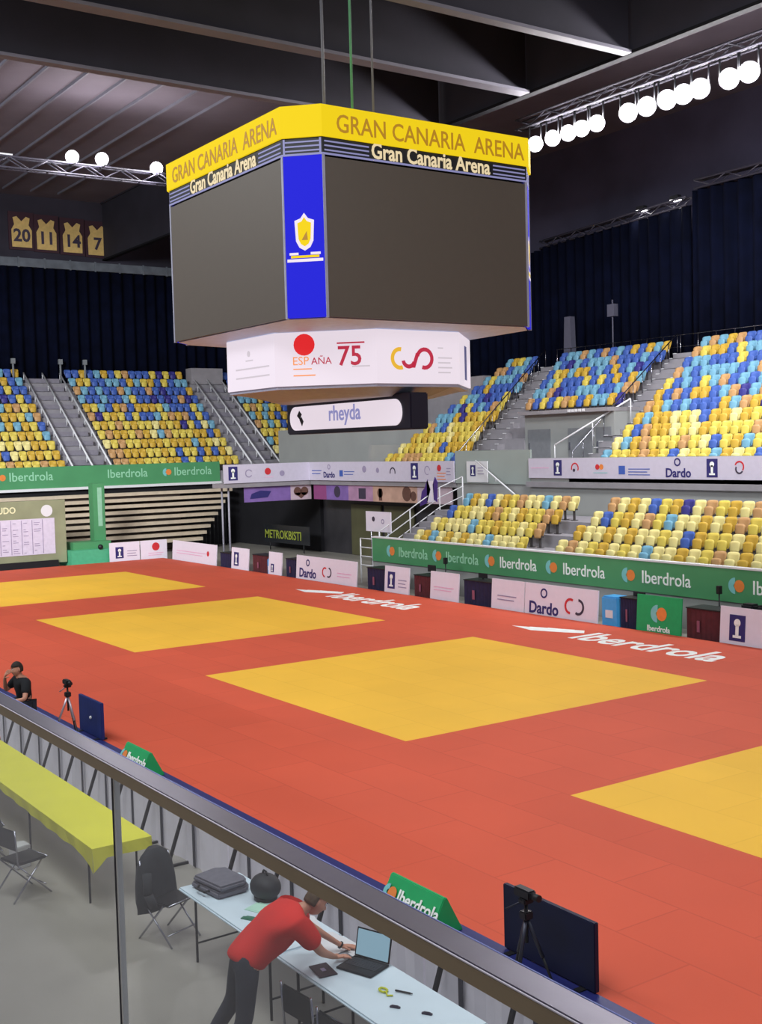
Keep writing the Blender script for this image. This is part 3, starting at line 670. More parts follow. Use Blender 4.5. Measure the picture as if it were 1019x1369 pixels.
# corridor doors, olive panels
OL = mat('olive_panel', (84, 82, 58), .5, var=.15, scale=1)
for x0, x1, lab in ((-24.2, -21.6, 'left olive door panel in the dark corridor under the picture frieze'), (-21.3, -18.9, 'right olive door panel in the dark corridor under the picture frieze')):
    o = MB().box(0, x1-x0, 0, .08, 0, 2.5).build('door_panel', OL); o.location = (x0, 19.88, -.1); tag(o, lab, 'door', 'olive door panels')
    MB().box(x1-x0-.2, x1-x0-.15, -.05, 0, 1.0, 1.3).build('handle', STEEL, o)
o = empty('corridor_sign', (-30.9, 18.6, .45), 0, 'yellow-green lettering on the dark glass of the lower corridor', 'sign')
MB().box(0, 4.7, .02, .06, -.15, .8).build('dark_glass', mat('dark_sign_glass', (40, 42, 46), .2), o)
lettering(o, 'METROKBISTI', .62, .1, .08, mat('lime_ink', (150, 160, 60), .6), y=.0, sx=1.02, bold=.01)
for k in range(2): MB().tube((.6+3.5*k, .04, -.57), (.6+3.5*k, .04, -.1), .03, 6).build('leg', BLACK, o)
for x, lab in ((-26.3, 'right white post holding the gallery corner'), (-27.0, 'left white post holding the gallery corner')):
    o = MB().tube((0, 0, 0), (0, 0, 3.54), .05, 8).build('gallery_post', mat('post_pale', (150, 148, 160), .5)); o.location = (x, 14.2, -.12); tag(o, lab, 'post', 'pale posts under the gallery corner')

# green banner of the left tribune
e = board('green_banner', 'long green banner with a pale name along the front of the left tribune', 'banner', (-35.9, -1, 3.5), PI/2, 19.6, 1.12, .08, GRN, [])
for y in (7.1, 12.4, 16.3):
    if y != 12.4: prints(e, leaf_logo(y, .62, .22), name='leaf_logo')
    lettering(e, 'Iberdrola', .66, y+.45, .42, INKPG, sx=.95, bold=.004)
b = MB().box(-36, -35.75, -6, 18.7, 3.36, 3.5); struct('trim_10', b, WHTP)

# retracted bleachers under the left tribune
e = empty('retracted_bleachers', (-33, 0, -.12), 0, 'retracted timber bleachers stacked under the left tribune', 'bleachers')
for k in range(9):
    t = k/8; x = lerp(-.0, -2.1, t); yr = lerp(16.0, 18.95, t); z = lerp(.55, 3.05, t)
    MB().box(x-.45, x, -3, yr, z, z+.17).build('slat', TAN, e)
MB().box(-2.6, -2.3, -3, 15.8, 0, 3.2).build('backing', mat('bleacher_dark', (60, 50, 46), .8), e)
b = MB()
for k in range(9):
    t = k/8; b.tube((lerp(0, -2.1, t)-.2, lerp(15.8, 18.8, t), .0), (lerp(0, -2.1, t)-.2, lerp(15.8, 18.8, t), lerp(.55, 3.05, t)), .03, 6)
b.build('support_post', BLACK, e)
# results board
e = empty('results_board', (-30.2, -1, .1), PI/2, 'olive and white results board at the far left edge with a round seal', 'board')
MB().box(0, 8.45, 0, .15, 0, 3.0).build('backing', mat('olive_vinyl', (138, 142, 112), .6, var=.12, scale=1), e)
MB().box(1.0, 7.9, -.02, 0, .45, 2.15).build('white_sheet', mat('pale_sheet', (206, 198, 216), .6), e)
lettering(e, 'CAMPEONATO DE JUDO', .42, 1.85, 2.45, mat('cream_ink', (226, 222, 180), .6), bold=.008, sx=.9)
b = MB(); disc(b, 7.55, 2.5, .28); b.build('round_seal', WHTP, e)
b = MB()
for i in range(13): b.box(1.3+i*.5, 1.33+i*.5, -.03, -.021, .5, 2.1)
for i in range(15):
    for j in range(12):
        if random.random() < .5: b.box(1.4+j*.5, 1.4+j*.5+random.uniform(.1, .35), -.03, -.021, .55+i*.1, .58+i*.1)
b.build('schedule_print', INKG, e)
MB().box(-.1, 8.0, -.1, .2, -.2, .14).build('plinth', BLACK, e)
b = MB(); disc(b, .9, .4, .5); b.build('green_corner', GRN, e)
# green pillar and base
e = empty('green_pillar', (-31, 9.35, -.12), 0, 'green wrapped pillar rising from a green plinth beside the results board', 'pillar')
MB().box(-.3, .3, -.3, .3, 0, 3.9).build('shaft', GRN, e, .02); MB().box(.3, .32, -.08, .14, 1.8, 3.7).build('pale_stripe', mat('pale_green', (140, 190, 160), .6), e)
MB().box(-.4, 1.3, -1.85, .15, 0, .75).build('plinth', mat('sea_green', (78, 170, 128), .6), e)
MB().box(-.2, .9, -1.6, .3, .75, 1.1).build('plinth_step', GRN, e)
MB().sphere((1.3, -.4, .85), .13).build('black_lamp', BLACK, e)

# ------------------------------------------------------------------ jerseys hanging at the far wall
YB = mat('jersey_gold', (206, 176, 110), .8, var=.1)
for k, (y, no) in enumerate(((10.55, '20'), (12.03, '11'), (13.62, '14'), (15.17, '7'))):
    e = empty('hung_jersey', (-44.5, y, 17.46), PI/2, 'framed pale gold jersey with number %s under the roof at the left' % no, 'jersey', 'framed jerseys hanging in a row')
    zz = -.05*k
    MB().box(-.75, .75, 0, .1, zz-.15, zz+2.05).build('frame', mat('dark_frame', (58, 34, 44), .7), e)
    P = [(-.58, -.01, zz), (.58, -.01, zz), (.6, -.01, zz+1.0), (.42, -.01, zz+1.3), (.5, -.01, zz+1.7), (.28, -.01, zz+1.78), (0, -.01, zz+1.5), (-.28, -.01, zz+1.78), (-.5, -.01, zz+1.7), (-.42, -.01, zz+1.3), (-.6, -.01, zz+1.0)]
    MB().prism(P, (0, -.03, 0)).build('jersey', YB, e)
    lettering(e, no, 1.0, 0, zz+.35, INKK, y=-.05, bold=.03, align='CENTER')

# ------------------------------------------------------------------ scoreboard
SX, SY = .65, 3.88
sb = empty('scoreboard', (SX, SY, 7.0), 0, 'huge hanging video scoreboard with yellow name ring over the mats', 'scoreboard')
SCR = mat('dark_screen', (84, 76, 66), .45, var=.02, spec=.4); FR = mat('frame_grey', (150, 150, 165), .4)
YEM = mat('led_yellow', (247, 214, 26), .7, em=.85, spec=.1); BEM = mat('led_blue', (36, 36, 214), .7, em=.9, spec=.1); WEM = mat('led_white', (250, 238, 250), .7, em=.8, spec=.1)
DGO = mat('led_dark_gold', (176, 128, 20), .5, em=.9); CRE = mat('led_cream', (232, 212, 170), .5, em=.9); LAV = mat('led_lavender', (150, 150, 200), .5, em=.7)
def octo(h, ch): return [(-h+ch, -h), (h-ch, -h), (h, -h+ch), (h, h-ch), (h-ch, h), (-h+ch, h), (-h, h-ch), (-h, -h+ch)]
def ring(poly, z0, z1, name, m, parent=sb): return MB().prism([(x, y, z0) for x, y in poly], (0, 0, z1-z0)).build(name, m, parent)
H, CH = 3.35, .6
ring(octo(H-.06, CH), .9, 4.2, 'cabinet', FR)
def face_frame(poly, i, z=0):       # local frame: x along the face, facing outwards, z = 0 at scoreboard origin
    a = Vector((*poly[i], 0)); c = Vector((*poly[(i+1) % 8], 0)); d = (c-a); L = d.length; d.normalize()
    n = Vector((d.y, -d.x, 0))
    return Matrix(((d.x, -n.x, 0, a.x), (d.y, -n.y, 0, a.y), (0, 0, 1, z), (0, 0, 0, 1))), L
P1 = octo(H, CH)
for i in range(8):
    F, L = face_frame(P1, i)
    if i % 2 == 0:
        s = MB(F).box(.03, L-.03, -.02, .05, .92, 4.18).build('video_screen', SCR, sb)
    else:
        s = MB(F).box(.01, L-.01, -.03, .05, .92, 4.22).build('corner_screen', BEM, sb)
        c = L/2; k = MB(F); k.mi = 0
        k.prism([(c-.17, -.035, 2.45), (c, -.035, 2.3), (c+.17, -.035, 2.45), (c+.19, -.035, 2.85), (c+.08, -.035, 3.0), (c, -.035, 3.08), (c-.08, -.035, 3.0), (c-.19, -.035, 2.85)], (F.to_3x3() @ Vector((0, 0, 0)))) if False else None
        poly = [(-.16, 2.5), (-.1, 2.38), (0, 2.32), (.1, 2.38), (.16, 2.5), (.18, 2.88), (.07, 2.92), (0, 3.02), (-.07, 2.92), (-.18, 2.88)]
        k.mi = 0; k.prism([(c+x*1.15, -.031, 2.67+(z-2.67)*1.1) for x, z in poly], (0, -.006, 0)); k.mi = 1; k.prism([(c+x*.8, -.038, 2.67+(z-2.67)*.85) for x, z in poly], (0, -.006, 0))
        k.mi = 2; k.prism([(c-.06, -.045, 2.5), (c+.07, -.045, 2.5), (c+.05, -.045, 2.68), (c, -.045, 2.6)], (0, -.004, 0))
        k.mi = 0; k.box(c-.33, c-.14, -.04, -.031, 2.2, 2.25); k.box(c+.12, c+.33, -.04, -.031, 2.2, 2.25); k.mi = 1; k.box(c-.3, c+.3, -.04, -.031, 2.14, 2.19); k.mi = 0; k.box(c-.38, c+.38, -.04, -.031, 2.06, 2.12)
        k.build('crest', [WEM, YEM, DGO], s)
# corner trims
for (x, y) in P1: MB().box(x-.03, x+.03, y-.03, y+.03, .9, 4.25).build('edge_trim', FR, sb)
# stripe ring with the small name
P2 = octo(H+.02, CH); ring2 = ring(P2, 4.22, 4.58, 'stripe_ring', BLACK)
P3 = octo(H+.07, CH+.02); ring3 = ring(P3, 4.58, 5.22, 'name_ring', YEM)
for i in range(8):
    F, L = face_frame(P2, i); b = MB(F)
    if i % 2 == 0:
        for z in (4.30, 4.39, 4.48):
            b.box(.05, 1.15, -.012, -.002, z, z+.03); b.box(L-1.0, L-.05, -.012, -.002, z, z+.03)
    else:
        for z in (4.30, 4.39, 4.48): b.box(.05, L-.05, -.012, -.002, z, z+.03)
        b.box(.02, .06, -.012, -.002, 4.25, 4.56); b.box(L-.06, L-.02, -.012, -.002, 4.25, 4.56)
    b.box(.0, L, -.014, -.002, 4.22, 4.26)
    b.build('light_stripes', LAV, ring2)
    if i % 2 == 0:
        lettering(ring2, 'Gran Canaria Arena', .46, L/2+.05, 4.28, CRE, F=F, y=-.016, align='CENTER', sx=.86, bold=.01)
        F3, L3 = face_frame(P3, i); lettering(ring3, 'GRAN CANARIA  ARENA', .52, L3/2+.1, 4.70, DGO, F=F3, y=-.008, align='CENTER', sx=.88, bold=.004)
# soffit down to the white ring
a2 = 2.78; s2 = a2*math.tan(PI/8)
P4 = [(-s2, -a2), (s2, -a2), (a2, -s2), (a2, s2), (s2, a2), (-s2, a2), (-a2, s2), (-a2, -s2)]
SOF = mat('soffit_white', (186, 200, 226), .6)
b = MB()
A = [(x*.985, y*.985, .9) for x, y in P1]; B = [(x*.96, y*.96, .78) for x, y in P4]
va = [b._v(p) for p in A]; vb = [b._v(p) for p in B]
for i in range(8): b.b.faces.new([va[i], va[(i+1) % 8], vb[(i+1) % 8], vb[i]])
b.b.faces.new(va[::-1]); b.b.faces.new(vb); b.build('soffit', SOF, sb)
wr = ring(P4, -.40, .78, 'sponsor_ring', WEM)
LR = mat('led_red', (224, 40, 44), .5, em=1); LO = mat('led_orange', (240, 150, 90), .5, em=1); LC = mat('led_crimson', (190, 44, 70), .5, em=.9); LG = mat('led_grey', (206, 196, 204), .5, em=.9); LY = mat('led_gold', (226, 176, 50), .5, em=1); LN = mat('led_navy', (90, 90, 140), .5, em=.7)
def cs_logo(x, z, r): return [('arc', x, z, r, r*.32, 70, 285, LY), ('arc', x+r*1.25, z-r*.5+.0, r*.5, r*.32, 180, 360, LC)][:1]+[('arc', x+r*1.0, z-.0, r, r*.32, 290, 330, LC), ('arc', x+r*1.95, z, r, r*.32, -100, 150, LC)]
for i in range(8):
    F, L = face_frame(P4, i)
    if i % 4 == 0: prints(wr, [('lines', .45, .1, 1.6, 1, .12, LG), ('lines', .45, -.1, 1.6, 1, .12, LG), ('disc', 1.1, .42, .07, LG), ('lines', .95, .28, .35, 1, .1, LG)], F, 'sponsor_marks')
    if i % 4 == 1:
        prints(wr, [('disc', .68, .5, .24, LR), ('lines', .42, -.02, .42, 1, .09, LO), ('lines', .42, -.16, .5, 1, .1, LO)], F, 'sponsor_marks')
        lettering(wr, 'ESP', .26, .40, .06, LO, F=F); lettering(wr, 'AÑA', .22, .83, .06, LC, F=F); lettering(wr, '75', .6, 1.42, .02, LC, F=F, bold=.008, sx=.95); prints(wr, [('lines', 1.42, .52, .62, 1, .12, LC), ('lines', 1.75, .0, .4, 1, .1, LG)], F, 'sponsor_marks')
    if i % 4 == 2:
        bb = MB(F); bb.mi = 0; arc(bb, .62, .15, .25, .09, 80, 290); bb.mi = 1; arc(bb, .86, .13, .2, .09, -170, -20, n=12); arc(bb, 1.3, .16, .25, .09, -110, 165); bb.prism([(.93, -.004, -.05), (1.03, -.004, -.05), (1.16, -.004, .28), (1.06, -.004, .28)], (0, -.006, 0))
        bb.build('sponsor_marks', [LY, LC], wr); prints(wr, [('lines', 1.68, .42, .15, 1, .1, LG), ('lines', 1.68, .2, .4, 4, .11, LG)], F, 'sponsor_marks')
    if i % 4 == 3: prints(wr, [('rect', 1.0, -.25, .4, .8, LN)], F, 'sponsor_marks')
ring([(x*.985, y*.985) for x, y in P4], -.47, -.40, 'ring_trim', FR)
# lower grey drum and long lightbox
b = MB()
A = [(x*.92, y*.92, -.47) for x, y in P4]; B = [(x*.8, y*.6, -.66) for x, y in P4]
va = [b._v(p) for p in A]; vb = [b._v(p) for p in B]
for i in range(8): b.b.faces.new([va[i], va[(i+1) % 8], vb[(i+1) % 8], vb[i]])
b.b.faces.new(va[::-1]); b.b.faces.new(vb); b.build('lower_soffit', mat('soffit_grey', (142, 152, 170), .6), sb)
lb = MB().box(-2.55, 2.93, -.38, .12, -1.42, -.60).build('sponsor_lightbox', mat('lightbox_black', (26, 22, 36), .4), sb, .03)
n = 8; r = .28; w0, w1, z0, z1 = -2.35, 2.62, -1.32, -.72; P = []
for cx, cz, a0 in ((w1-r, z1-r, 0), (w0+r, z1-r, 90), (w0+r, z0+r, 180), (w1-r, z0+r, 270)):
    for k in range(n+1): t = math.radians(a0+90*k/n); P.append((cx+r*math.cos(t), -.385, cz+r*math.sin(t)))
MB().prism(P, (0, -.02, 0)).build('lit_panel', WEM, lb)
FL = Matrix.Translation((0, -.405, 0))
lettering(lb, 'rheyda', .52, .25, -1.12, mat('led_pale_blue', (150, 150, 205), .5, em=.8), F=FL, align='CENTER', bold=.008)
b = MB(FL); b.prism([(-1.98, -.004, -.95), (-1.86, -.004, -.82), (-1.74, -.004, -.92), (-1.84, -.004, -1.05)], (0, -.004, 0)); b.prism([(-1.86, -.004, -1.05), (-1.76, -.004, -.98), (-1.66, -.004, -1.1), (-1.74, -.004, -1.22)], (0, -.004, 0)); b.build('mark', BLACK, lb)
for x in (-1.5, 1.8): MB().tube((x, .1, -.62), (x, .1, -.5), .08, 8).build('bracket', BLACK, sb)
# hanging cables
CG = mat('green_cable', (70, 130, 90), .6); CK = mat('grey_cable', (90, 90, 98), .5)
for (x, y, m, r, lab) in ((1.57, 3.5, CG, .03, 'thin green cable dropping to the scoreboard'), (2.43, 3.5, CK, .025, 'thin grey cable right of the green one above the scoreboard')):
    o = MB().tube((0, 0, 0), (0, 0, ZC-12.2), r, 8).build('hanging_cable', m); o.location = (x, y, 12.2); tag(o, lab, 'cable', 'cables above the scoreboard')
o = MB().tube((0, 0, 0), (0, 0, ZC-12.2), .04, 8).build('hoist_chain', CK); o.location = (-1.4, 4.6, 12.2); tag(o, 'hoist line holding the scoreboard, hidden behind its yellow ring', 'cable', 'cables above the scoreboard')

# ------------------------------------------------------------------ near side: tables and what stands on them
FZ = -.12
def folding_table(x0, x1, y0, y1, lab, cloth=None):
    e = empty('folding_table', ((x0+x1)/2, (y0+y1)/2, FZ), 0, lab, 'table', 'white folding tables of the near row' if not cloth else None)
    w, d = (x1-x0)/2, (y1-y0)/2
    MB().box(-w, w, -d, d, .70, .74).build('tabletop', TABLEW, e, .015)
    for sx in (-1, 1):
        for sy in (-1, 1):
            MB().tube((sx*(w-.25), sy*(d-.08), 0), (sx*(w-.25), sy*(d-.08), .70), .014, 8).build('leg', BLACK, e)
        MB().tube((sx*(w-.25), -d+.08, .2), (sx*(w-.25), d-.08, .2), .01, 6).build('crossbar', BLACK, e)
    return e
folding_table(13.42, 15.50, -6.84, -6.11, 'white folding table with the grey bag behind the bending man')
folding_table(15.52, 17.66, -6.84, -6.11, 'white folding table with the open laptop in front of the bending man')
ty = empty('draped_table', (7.0, -6.77, FZ), 0, 'long table under a bright yellow cloth behind the glass railing', 'table')
b = MB(); w, d, h = 4.72, .37, .745
b.box(-w, w, -d, d, h-.015, h+.008)
n = 60
def hang(pts, drop):
    top = [b._v((x, y, h)) for x, y in pts]; bot = [b._v((x+.012*math.sin(i*1.3), y+.012*math.cos(i*1.7), h-drop(i/(len(pts)-1)))) for i, (x, y) in enumerate(pts)]
    for i in range(len(pts)-1): b.b.faces.new([top[i], top[i+1], bot[i+1], bot[i]])
hang([(-w+2*w*i/n, -d) for i in range(n+1)], lambda t: .12+.02*math.sin(9*t)+(.16*max(0, (t-.96)/.04)))
hang([(w, -d+2*d*i/8) for i in range(9)], lambda t: .13+.15*max(0, 1-t*4))
hang([(-w+2*w*i/n, d) for i in range(n+1)], lambda t: .12)
b.build('yellow_cloth', YCLOTH, ty)
for sx in (-4.4, -2.2, 0, 2.2, 4.4):
    for sy in (-.3, .3): MB().tube((sx, sy, 0), (sx, sy, .72), .014, 8).build('leg', BLACK, ty)
# barrier boards seen from behind with dark braces
def barrier(x0, x1, lab):
    e = empty('barrier_board', (x0, -5.55, FZ), 0, lab, 'barrier', 'pale barrier boards seen from behind along the near mat edge')
    L = x1-x0
    b = MB(); n = 40
    for i in range(n):
        a, c = L*i/n, L*(i+1)/n; ya, yc = .018*math.sin(i*1.9), .018*math.sin((i+1)*1.9)
        b.prism([(a, ya, 0), (c, yc, 0), (c, yc+.03, 0), (a, ya+.03, 0)], (0, 0, .86))
    b.build('board_cloth', mat('pale_drape', (232, 228, 240), .8, var=.06, scale=4), e)
    k = int(L/1.0)
    for i in range(k):
        x = .35+i*1.0
        br = MB(); br.obox((x, -.16, .40), (.04, .035, .86), Matrix.Rotation(math.radians(-20), 3, 'X')); br.build('brace', BLACK, e)
        MB().box(x-.02, x+.02, -.33, 0, .0, .03).build('brace_foot', BLACK, e)
        MB().box(x+.18, x+.24, -.03, -.02, .02, .8).build('upright', mat('dark_upright', (60, 60, 72), .6), e)
    return e
barrier(0.5, 6.5, 'pale barrier board seen through the glass at the far end of the yellow table')
barrier(6.55, 12.0, 'pale barrier board behind the right end of the yellow table')
barrier(12.05, 16.0, 'pale barrier board behind the grey bag and the bending man')
barrier(16.05, 21, 'pale barrier board behind the laptop at the bottom edge')
# green A-frame boards
def aframe(x0, x1, lab, txt=True):
    e = empty('green_a_frame', (x0, -4.5, .02), 0, lab, 'sign', 'green sponsor wedges on the near mat edge'); L = x1-x0; h = .4
    MB().prism([(0, -.24, 0), (0, .23, 0), (0, 0.02, h), (0, -.02, h)], (L, 0, 0)).build('wedge', GRN2, e, .01)
    a = math.atan2(.22, h)
    F = Matrix.Translation((0, -.24, 0)) @ Matrix.Rotation(-a, 4, 'X')
    F = F @ Matrix.Translation((0, -.012, 0))
    if txt:
        prints(e, [('disc', .17, .26, .075, INKO), ('arc', .1, .26, .09, .06, 90, 270, INKLB)], F, 'leaf_logo'); lettering(e, 'Iberdrola', .2, .27, .20, INKW, F=F, bold=.003)
aframe(6.35, 7.3, 'green wedge sign in the distance left, next to the dark blue panel', True)
aframe(14.02, 15.0, 'green wedge sign with orange dot logo near the bottom centre')
# blue panels
def panel(x0, x1, m, lab, y=-4.2, stud=False):
    e = empty('floor_screen', (x0, y, .0), 0, lab, 'panel', 'dark blue screens standing on the near mat edge'); L = x1-x0
    MB().box(0, L, -.03, .03, .03, .70).build('panel_body', m, e, .008)
    for x in (.1, L-.2): MB().box(x, x+.08, -.12, .12, .005, .03).build('foot', BLACK, e)
    if stud: MB().sphere((L*.55, -.035, .36), .03).build('white_sticker', WHTP, e)
panel(3.32, 4.45, BLUEP, 'navy blue panel beside the tripod far left on the mat edge', -4.2, True)
panel(15.62, 16.93, BLUED, 'large near-black blue panel at the bottom right of the mats')
# camera tripods
def tripod(x, y, h, lab, legm, spread=.35, az=0.3):
    e = empty('camera_tripod', (x, y, FZ if y < -4.42 else .0), 0, lab, 'tripod', 'camera tripods on the near mat edge')
    for k in range(3):
        a = az+2.094*k; p = (spread*math.cos(a), spread*math.sin(a), 0.01)
        q = (p[0]*.5, p[1]*.5, h*.45)
        l = MB().tube((0, 0, h*.86), q, .02, 8).build('leg', legm, e); MB().tube(q, p, .013, 8).build('lower_leg', BLACK, l)
    MB().tube((0, 0, h*.6), (0, 0, h), .018, 8).build('centre_column', BLACK, e)
    MB().box(-.05, .05, -.05, .05, h*.84, h*.92).build('collar', BLACK, e, .01)
    MB().box(-.05, .05, -.06, .06, h, h+.05).build('head', BLACK, e, .01)
    c = MB().box(-.13, .1, -.05, .05, h+.05, h+.14).build('camera_body', BLACK, e, .015)
    MB().tube((.1, 0, h+.095), (.19, 0, h+.095), .035, 12).build('lens', BLACK, c)
    MB().tube((-.02, 0, h+.02), (-.2, -.08, h-.1), .01, 6).build('pan_handle', legm, e)
SIL = mat('tripod_silver', (190, 176, 184), .35, metal=.6)
tripod(3.85, -4.62, 1.08, 'silver legged camera tripod left of the far blue panel', SIL)
tripod(16.42, -4.62, .96, 'dark camera tripod standing against the near-black panel', mat('tripod_dark', (60, 62, 74), .4, metal=.5), .3, .9)

# objects on the white tables
TZ = FZ+.741
o = empty('grey_bag', (13.74, -6.5, TZ), .12, 'flat grey laptop bag lying on the left end of the white table', 'bag')
GB = mat('grey_fabric', (104, 102, 112), .85, var=.12, scale=14, bump=.3)
b = MB(); b.prism([(-.26, -.2, 0), (.26, -.2, 0), (.29, .14, 0), (.2, .22, 0), (-.22, .22, 0), (-.29, .1, 0)], (0, 0, .07)); b.build('lower_half', GB, o, .02)
b = MB(); b.prism([(-.24, -.19, .072), (.27, -.18, .072), (.28, .13, .072), (.18, .2, .072), (-.2, .21, .072), (-.28, .1, .072)], (0, 0, .06)); b.build('flap', GB, o, .02)
MB().path([(-.1, -.2, .06), (-.08, -.25, .05), (.08, -.25, .05), (.1, -.2, .06)], .012, 6).build('handle', BLACK, o)
o = empty('black_helmet_bag', (14.28, -6.26, TZ), 0, 'round dark padded case on the white table near the barrier', 'case')
b = MB(); b.sphere((0, 0, .13), .17, 1.1, .9, .78, 18); b.build('case_body', mat('dark_case', (44, 44, 48), .6), o)
MB().tube((0, 0, .0), (0, 0, .05), .12, 18).build('base', BLACK, o)
MB().path([(-.05, 0, .25), (-.03, 0, .29), (.03, 0, .29), (.05, 0, .25)], .01, 6).build('grip', BLACK, o)
for k, (x, y, w, d, rz, m, lab) in enumerate(((14.5, -6.42, .3, .2, .4, mat('mint_paper', (180, 220, 200), .7), 'pale green papers on the white table left of the bending man'), (14.68, -6.62, .26, .06, .5, mat('green_folder', (50, 110, 86), .6), 'thin dark green folder at the edge of the pale papers'), (15.62, -6.32, .42, .3, .1, WHTP, 'white paper sheets spread under the bending man'), (15.1, -6.3, .36, .26, -.3, WHTP, 'white paper sheet left of the man at the back of the table'))):
    o = MB().box(-w/2, w/2, -d/2, d/2, 0, .006+.002*k).box(-w/2+.03, w/2+.02, -d/2+.02, d/2+.015, .006+.002*k, .009+.002*k).build('paper_sheets', m); o.location = (x, y, TZ); o.rotation_euler = (0, 0, rz); tag(o, lab, 'paper')
o = MB().box(-.13, .13, -.085, .085, 0, .012).build('tablet', mat('tablet_purple', (56, 44, 54), .4), None, .004); o.location = (16.06, -6.67, TZ); o.rotation_euler = (0, 0, -.15); tag(o, 'dark tablet on the table in front of the bending man', 'tablet')
MB().box(-.03, .03, -.02, .02, .0122, .014).build('pale_label', INKG, o)
# laptop
lp = empty('laptop', (16.22, -6.36, TZ), .35, 'open black laptop with lit pale screen on the white table', 'laptop')
MB().box(-.19, .19, -.14, .14, .002, .02).build('keyboard_base', BLACK, lp, .004)
kb = MB()
for i in range(12):
    for j in range(5): kb.box(-.165+i*.0275, -.142+i*.0275, -.04+j*.028, -.016+j*.028, .0202, .023)
kb.build('keys', mat('key_grey', (48, 48, 54), .5), lp)
LM = Matrix.Translation((0, .14, .02)) @ Matrix.Rotation(math.radians(-14), 4, 'X')
lid = MB(LM).box(-.19, .19, -.006, .004, 0, .25).build('lid', BLACK, lp, .003)
MB(LM).box(-.175, .175, -.0085, -.0062, .015, .238).build('lit_screen', mat('laptop_screen', (150, 186, 206), .4, em=.75), lid)
o = empty('small_bowl', (15.98, -6.2, TZ), 0, 'white paper plate with dark rim by the laptop', 'plate')
MB().tube((0, 0, .002), (0, 0, .02), .09, 24, .13).build('plate', WHTP, o)
o = MB().tube((-.07, 0, .012), (.07, 0, .012), .008, 8).tube((.07, 0, .012), (.09, 0, .012), .005, 8).build('black_pen', BLACK); o.location = (16.83, -6.36, TZ); o.rotation_euler = (0, 0, .5); tag(o, 'black pen on the white table right of the laptop', 'pen')
b = MB()
for k in range(12):
    a0, a1 = 2*PI*k/12, 2*PI*(k+1)/12
    b.tube((.045*math.cos(a0), .03*math.sin(a0), .012), (.045*math.cos(a1), .03*math.sin(a1), .012), .009, 6)
b.path([(.045, 0, .012), (.1, -.03, .01), (.13, .01, .01)], .007, 6)
o = b.build('yellow_lanyard', mat('lime_yellow', (206, 210, 50), .6)); o.location = (16.7, -6.47, TZ); tag(o, 'small curled yellow lanyard on the white table', 'lanyard')
for x, y, lab in ((17.0, -6.56, 'small grey clip on the white table below the yellow lanyard'), (17.25, -6.42, 'small dark clip near the right end of the white table')):
    o = MB().box(-.045, .045, -.012, .012, 0, .014).box(-.03, .03, -.008, .008, .014, .022).build('clip', INKK, None, .003); o.location = (x, y, TZ); o.rotation_euler = (0, 0, .6); tag(o, lab, 'clip')
# white jug behind the man
# ------------------------------------------------------------------ chairs
def chair(x, y, rz, lab, coat=False):
    e = empty('folding_chair', (x, y, FZ), rz, lab, 'chair', 'black folding chairs on the near floor')
    MB().box(-.2, .2, -.2, .2, .43, .46).build('seat', BLACK, e, .012)
    MB().box(-.2, .2, .2, .225, .62, .86).build('backrest', BLACK, e, .01)
    for s in (-1, 1):
        MB().path([(s*.21, .28, 0), (s*.21, -.12, .44), ], .011, 6).build('leg', STEEL, e)
        MB().path([(s*.21, -.24, 0), (s*.21, .2, .44), (s*.21, .23, .88)], .011, 6).build('leg', STEEL, e)
    MB().tube((-.21, -.205, .455), (.21, -.205, .455), .009, 6).build('seat_edge', STEEL, e)
    MB().tube((-.21, -.17, .12), (.21, -.17, .12), .008, 6).build('stretcher', STEEL, e)
    return e
chair(12.92, -6.72, 1.9, 'black folding chair with a dark jacket left of the white tables')
b = MB(); b.smooth = True
# jacket draped over that chair: a folded cloth shape
JK = mat('dark_jacket', (44, 46, 50), .9, var=.2, scale=10, bump=.4)
n = 14; ringv = []
for j, (z, rx, ry, oy) in enumerate(((.30, .27, .10, .0), (.42, .28, .12, .0), (.6, .27, .12, .0), (.78, .25, .11, .01), (.90, .19, .08, .02), (.97, .08, .05, .03))):
    ringv.append([b._v((rx*math.cos(2*PI*i/n)*(1+.06*math.sin(i*3+j)), oy+ry*math.sin(2*PI*i/n)*(1+.12*math.cos(i*2+j)), z)) for i in range(n)])
for j in range(5):
    for i in range(n):
        f = b.b.faces.new([ringv[j][i], ringv[j][(i+1) % n], ringv[j+1][(i+1) % n], ringv[j+1][i]]); f.smooth = True
b.b.faces.new(ringv[0][::-1]); b.b.faces.new(ringv[-1])
M = Matrix.Translation((12.92, -6.72, FZ)) @ Matrix.Rotation(1.9, 4, 'Z')
o = b.build('draped_jacket', JK); o.matrix_world = M @ Matrix.Translation((0, .21, 0)); tag(o, 'dark jacket hung over the folding chair next to the white table', 'jacket')
b = MB(); b.path([(-.2, -.08, .75), (-.26, -.16, .55), (-.22, -.2, .4)], .05, 8); b.build('sleeve', JK, o)
chair(17.05, -6.98, PI, 'black folding chair pulled up to the white table at the bottom edge')
chair(16.45, -6.96, PI+.1, 'black folding chair beside the bending man, tucked under the table')
for k, (x, lab) in enumerate(((5.6, 'dim folding chair farthest left at the yellow table'), (7.2, 'dim folding chair at the yellow table near the left picture edge'), (9.0, 'dim folding chair at the middle of the yellow table'), (10.6, 'dim folding chair near the right end of the yellow table'))): chair(x, -7.6, PI+random.uniform(-.3, .3), lab)
o = MB().prism([(-.12, -.1, 0), (.14, -.08, 0), (.1, .12, 0), (-.1, .1, 0)], (0.02, 0, .3)).build('paper_bag', mat('paper_white', (196, 196, 196), .8), None, .01); o.location = (9.6, -7.35, FZ); tag(o, 'small pale paper bag on the floor under the yellow table', 'bag')

